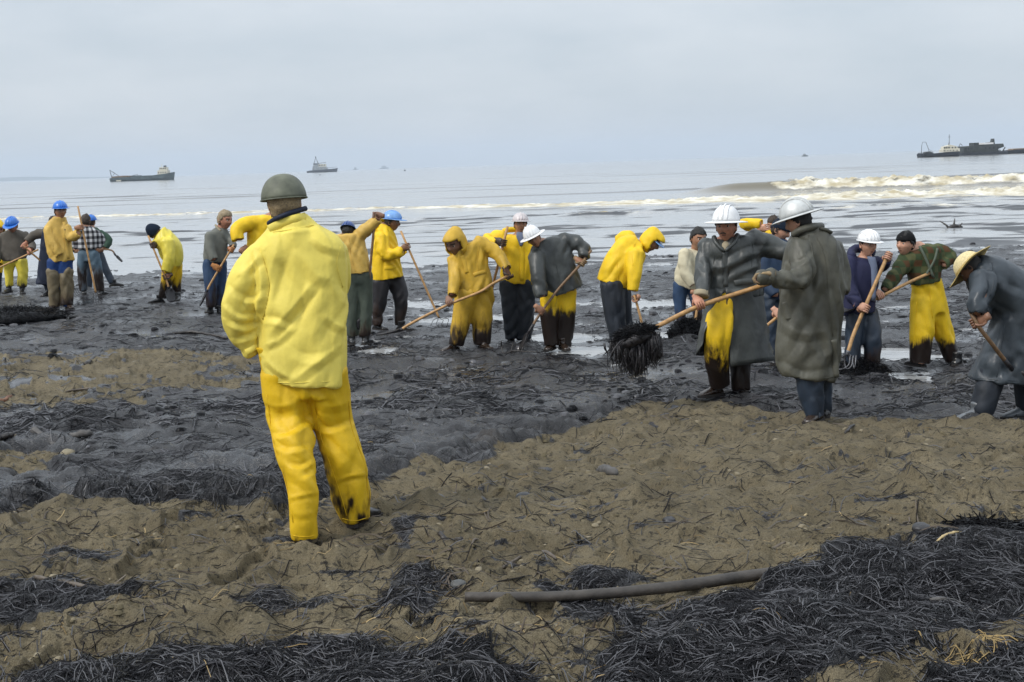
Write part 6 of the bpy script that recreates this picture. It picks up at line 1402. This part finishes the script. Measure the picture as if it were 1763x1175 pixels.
# ================================================================== BOATS
def at_sea(px, py): return on_z(px, py, WATER_Z)
class Ship:
    """local frame: x along the hull as seen from shore, y away, z up; scaled from pixels at the ship's distance"""
    def __init__(s, label, cat, name, px, py, yaw=0.0, group='vessels off the beach'):
        s.P = at_sea(px, py); s.k = s.P[1] / F; s.px, s.py = px, py; s.t = thing(name, label, cat, s.P, group); s.yaw = yaw
    def w(s, x, y, z): return s.P + np.array([x, y, z]) * 1.0
    def X(s, px): return (px - s.px) * s.k
    def Z(s, h): return h * s.k
    def prism(s, name, prof, depth, mat, y0=0.0, parent=None, taper=None):
        """side outline in (pixel x, pixel height above water), given real beam"""
        q = np.array([(s.X(a), s.Z(b)) for a, b in prof]); n = len(q); V = []
        for k, (yy, sc) in enumerate(((-depth / 2, .96), (-depth * .42, 1), (depth * .42, 1), (depth / 2, .96))):
            c = q.mean(0); z = (q - c) * np.array([sc, sc]) + c; V += [s.w(a, yy + y0, b) for a, b in z]
        Fc = [tuple(range(n))[::-1], tuple(range(3 * n, 4 * n))]
        for k in range(3):
            for i in range(n): j = (i + 1) % n; Fc.append((k * n + i, k * n + j, (k + 1) * n + j, (k + 1) * n + i))
        return link_mesh(name, V, Fc, mat, parent or s.t, smooth=False) if parent is None else s._sub(name, V, Fc, mat, parent)
    def _sub(s, name, V, Fc, mat, parent):
        o = link_mesh(name, V, Fc, mat, None, origin=s.t['_o'], smooth=False); o.location = (0, 0, 0); o.parent = parent; return o
    def hull(s, name, deck, beam, mat, bow_rake=2.0, stern_rake=.5, draft=1.0, rim=True, bow_right=True):
        """deck: (px, sheer height px) from stern to bow; lofted with a pointed bow and rounded stern"""
        Q = smooth_path([(s.X(a), s.Z(b)) for a, b in deck], 5); n = len(Q); rings = []
        for i, (x, h) in enumerate(Q):
            u = i / (n - 1); b = beam * min(1, (.72 + u * 3)) * (1 if u < .72 else max(.06, 1 - ((u - .72) / .29) ** 2) ** .6); b = b / 2
            sh = s.k * bow_rake * max(0, u - .8) / .2; lo = x - sh * (1 if bow_right else -1) + s.k * stern_rake * max(0, .1 - u) / .1 * (1 if bow_right else -1)
            rings.append(np.array([s.w(lo, 0, -draft), s.w(lo, -b * .6, -draft * .8), s.w(lo * .5 + x * .5, -b * .95, h * .4), s.w(x, -b, h), s.w(x, -b * .9, h), s.w(x, -b * .88, h - .35), s.w(x, b * .88, h - .35), s.w(x, b * .9, h), s.w(x, b, h), s.w(lo * .5 + x * .5, b * .95, h * .4), s.w(lo, b * .6, -draft * .8)]))
        V, Fc = loft(rings); return link_mesh(name, V, Fc, mat, s.t, smooth=False)
    def bar(s, name, pts, r, mat, parent=None, y=0.0):
        V, Fc = tube_path([s.w(s.X(a), (c if len(p) > 2 else 0) + y, s.Z(b)) for p in pts for a, b, c in [(p + (0,))[:3]]], r * s.k, 6)
        return link_mesh(name, V, Fc, mat, s.t) if parent is None else s._sub(name, V, Fc, mat, parent)
    def box(s, name, x0, x1, z0, z1, y0, y1, mat, parent=None):
        mb = MB(); mb.box(s.w((s.X(x0) + s.X(x1)) / 2, (y0 + y1) / 2, (s.Z(z0) + s.Z(z1)) / 2), (abs(s.X(x1) - s.X(x0)), y1 - y0, s.Z(z1 - z0)))
        return link_mesh(name, mb.verts(), mb.f, mat, s.t, smooth=False) if parent is None else s._sub(name, mb.verts(), mb.f, mat, parent)
    def windows(s, xs, z0, z1, y, w, mat, parent):
        for x in xs: s.box('window', x - w / 2, x + w / 2, z0, z1, y - .06, y + .02, mat, parent)
HULLG = plain('grey_green_hull_paint', (0.060, 0.085, 0.090), 0.5, 0.35, .6); HULLB = plain('black_hull_paint', (0.014, 0.018, 0.026), 0.5, 0.4, .6); CREAMP = plain('cream_deckhouse_paint', (0.55, 0.52, 0.42), 0.5, 0.15, .8); RUST = plain('rusty_deck_gear', (0.16, 0.11, 0.065), 0.8, 0.4, .8)
DARKG = plain('dark_green_plating', (0.028, 0.034, 0.032), 0.6, 0.5, .7); GLASS = plain('dark_cabin_glass', (0.02, 0.025, 0.03), 0.1, 0.1); MASTP = plain('dark_rigging_paint', (0.05, 0.055, 0.06), 0.6, 0.2); WHITEP = plain('white_roof_paint', (0.75, 0.75, 0.75), 0.5, 0.08, .8); GREYP = plain('grey_superstructure_paint', (0.22, 0.24, 0.25), 0.5, 0.3, .6)

s = Ship('grey green cargo ship with cream bridge at its right end, far out on the left', 'ship', 'cargo_ship', 246, 311.5)
s.hull('hull', [(192, 5.5), (198, 6.5), (215, 7), (235, 7), (258, 7.5), (275, 9.5), (290, 11), (301, 13.0)], 8.5, HULLG, 2.5)
s.prism('deck_cargo', [(195, 6), (195, 8.6), (203, 9.2), (215, 9.6), (226, 9.2), (226, 6)], 6, RUST); s.box('hatch', 230, 243, 6.5, 9.2, -2.4, 2.4, HULLG); s.box('hatch', 246, 262, 6.5, 8.6, -2.4, 2.4, HULLG)
h = s.box('deckhouse', 274, 291, 9.5, 16.5, -3, 3, CREAMP); s.box('wheelhouse', 277, 289, 16.5, 21.5, -2.4, 2.4, CREAMP, h); s.windows([278.5, 281.5, 284.5, 287.5], 18.4, 20.4, -2.4, 1.8, GLASS, h); s.windows([276, 280, 284, 288], 12, 13.8, -3, 1.5, GLASS, h)
s.box('funnel', 283.5, 287, 20, 24.5, -1, 1, MASTP); s.bar('mast', [(280, 21), (280, 27)], .45, CREAMP); s.bar('foremast', [(193.5, 6), (190.6, 20)], .6, MASTP); s.bar('stay', [(191, 19.5), (208, 7.5)], .45, MASTP); s.bar('boom', [(193, 7), (199, 15), (191, 19)], .35, MASTP); s.bar('derrick', [(236, 7), (238, 11), (228, 9)], .4, MASTP)
s.box('lifeboat', 205, 213, 0.6, 2.4, -5.2, -4.2, CREAMP)
s = Ship('dark salvage tug with a tall leaning mast, far out left of the picture middle', 'tug', 'tug_boat', 555, 297.0)
s.hull('hull', [(529, 2.6), (536, 3.6), (548, 4.2), (562, 4.8), (575, 5.4), (581.5, 6.4)], 10, HULLB, 1.5); h = s.prism('deckhouse', [(538.5, 3.6), (539.5, 10), (541, 13), (549, 13.5), (549.5, 9.5), (562, 9.5), (564, 7.5), (565, 4.4)], 7, GREYP)
s.box('wheelhouse', 549, 562, 9.5, 14, -2.5, 2.5, CREAMP, h); s.windows([551, 554, 557, 560], 11, 13, -2.5, 1.7, GLASS, h); s.box('funnel', 540.5, 548, 12, 15.5, -2, 2, MASTP); s.bar('mast', [(541, 14), (545, 25.5), (549, 14)], .7, MASTP); s.bar('mast_head', [(545, 24), (544.6, 27)], 1.0, MASTP); s.bar('derrick', [(547, 15), (562, 16.5)], .4, MASTP); s.bar('rail', [(564, 7.5), (572, 7.6), (580, 8.4)], .25, MASTP)
s = Ship('black tugboat with cream deckhouse lying before the barge on the right', 'tug', 'tug_boat', 1615, 270.6)
s.hull('hull', [(1649, 8.0), (1640, 8.2), (1625, 7.0), (1608, 6.0), (1595, 6.8), (1586, 7.2), (1579.5, 5.0)], 5.5, HULLB, 1.0, bow_right=False)
h = s.prism('deckhouse', [(1619, 7.5), (1619.5, 12), (1626, 12.5), (1649, 13.5), (1649.5, 8.5)], 4, CREAMP); s.prism('wheelhouse', [(1621, 12), (1622, 17), (1634, 20), (1644, 17.5), (1647.5, 13.5)], 3, CREAMP, 0, h); s.windows([1623.5, 1627, 1631, 1637, 1642], 14, 16.4, -1.52, 2.4, GLASS, h); s.windows([1623, 1628, 1633, 1638, 1644], 9.4, 11, -2.0, 1.5, GLASS, h)
s.prism('foredeck_winch', [(1590, 6), (1592, 9.4), (1600, 10), (1604, 8), (1606, 6)], 2.5, MASTP); s.bar('mast', [(1634, 18), (1634, 37.5)], .42, MASTP); s.bar('crosstree', [(1632, 33), (1636.5, 33.4)], .3, MASTP); s.bar('mast_foot', [(1633, 18), (1634, 24)], .8, MASTP)
f = s.bar('gantry', [(1586.5, 6.5), (1587, 20), (1588.5, 26), (1594, 26), (1599, 13), (1600, 8)], .42, MASTP); s.bar('stay', [(1600, 13), (1608, 8)], .25, MASTP, f); s.bar('ventilator', [(1624, 12), (1623.6, 19)], .7, GREYP); s.bar('bow_rail', [(1580, 6.5), (1584, 8.6), (1590, 8.8)], .25, MASTP)
s = Ship('dark dredging barge piled with machinery behind the black tugboat', 'barge', 'dredging_barge', 1690, 267.2)
s.prism('hull', [(1646, -1), (1646, 4.5), (1724, 5.0), (1728, 4.0), (1726, -1)], 11, HULLB); h = s.prism('machinery_house', [(1650, 4.5), (1650.5, 15.5), (1670, 16), (1684, 15.8), (1684, 17.6), (1721, 18.2), (1722.5, 13), (1712, 9), (1714, 4.8)], 8, DARKG)
s.box('roof', 1689, 1705, 17.7, 20.6, -3, 3, WHITEP, h); s.box('winch_house', 1672.5, 1681, 15.8, 21, -2.5, 2.5, DARKG, h); s.windows([1656, 1661, 1666, 1690, 1697, 1704, 1711], 10, 13, -4.02, 2.4, GLASS, h); s.windows([1675, 1679], 17.5, 19.6, -2.52, 2, GLASS, h)
s.prism('crane_tower', [(1704.5, 18), (1706, 22), (1707, 27), (1710, 27), (1710.5, 20), (1711, 18)], 2, DARKG, 0); s.bar('boom', [(1651, 15), (1653.5, 20.5), (1657, 17)], .6, MASTP); s.bar('stay', [(1690, 20), (1704, 21)], .4, MASTP); s.bar('stair_rail', [(1716, 5), (1720, 8), (1724, 5)], .5, MASTP)
for x in (1652, 1659, 1666, 1673, 1694, 1701, 1708): s.bar('frame_rib', [(x, 4.6), (x, 15.2)], .35, MASTP, h, -4.1)
s = Ship('low dark pontoon with a bollard running out of the right edge', 'pontoon', 'pontoon', 1740, 265.0)
s.hull('hull', [(1715, 3.0), (1724, 4.5), (1745, 6.6), (1775, 6.6), (1800, 6.0)], 8, HULLB, .5); s.prism('deck_load', [(1738, 6), (1740, 8.2), (1755, 8.6), (1790, 8.2), (1792, 6)], 5, RUST); s.bar('bollard', [(1726, 4), (1728.5, 8), (1730.5, 11.5)], 1.0, MASTP); s.bar('bollard', [(1720, 3.5), (1721.5, 6)], 1.0, MASTP)
s = Ship('faint distant vessel on the horizon right of the salvage tug', 'ship', 'distant_vessel', 661, 290.8)
s.hull('hull', [(653.5, 1.2), (660, 1.5), (669, 2.0)], 16, HULLG, .5); s.box('deckhouse', 657, 665, 1.4, 4.6, -5, 5, GREYP); s.bar('mast', [(661, 4), (661, 6)], .3, MASTP)
s = Ship('tiny faint boat on the horizon just right of the salvage tug', 'boat', 'distant_boat', 611.5, 292.6)
s.hull('hull', [(608, 1.0), (611, 1.2), (616, 1.6)], 9, HULLG, .3); s.box('deckhouse', 610, 613.5, 1.2, 4.0, -3, 3, GREYP)
s = Ship('tiny work boat far out in the middle right of the sea', 'boat', 'distant_boat', 1385, 269.6)
s.hull('hull', [(1380, 1.2), (1385, 1.4), (1391, 2.0)], 3, HULLG, .3); s.box('deckhouse', 1383, 1387.5, 1.3, 3.8, -1, 1, GREYP); s.bar('mast', [(1385, 3.5), (1385, 5.5)], .3, MASTP)
for lab, x, y, r in (('small black buoy floating below the salvage tug', 551, 302, 1.2), ('small black buoy floating right of the faint vessel', 697, 294.5, 1.6)):
    P = at_sea(x, y); k = P[1] / F; t = thing('buoy', lab, 'buoy', P, 'buoys'); A = np.linspace(0, 6.283, 10, endpoint=False)
    V, Fc = loft([P + np.stack([np.cos(A) * a * r * k, np.sin(A) * a * r * k, np.full(10, b * r * k)], 1) for a, b in ((.5, -.6), (1, -.2), (1.05, .3), (.7, .8), (.3, 1.1))]); link_mesh('float', V, Fc, HULLB, t); link_mesh('pole', *tube_path([P + np.array([0, 0, k]), P + np.array([0, 0, 3.0 * k])], .12 * k, 5), MASTP, t)

# tidy: drop the builders' own notes
for o in bpy.data.objects:
    for k in ('_o', '_hp'):
        if k in o: del o[k]
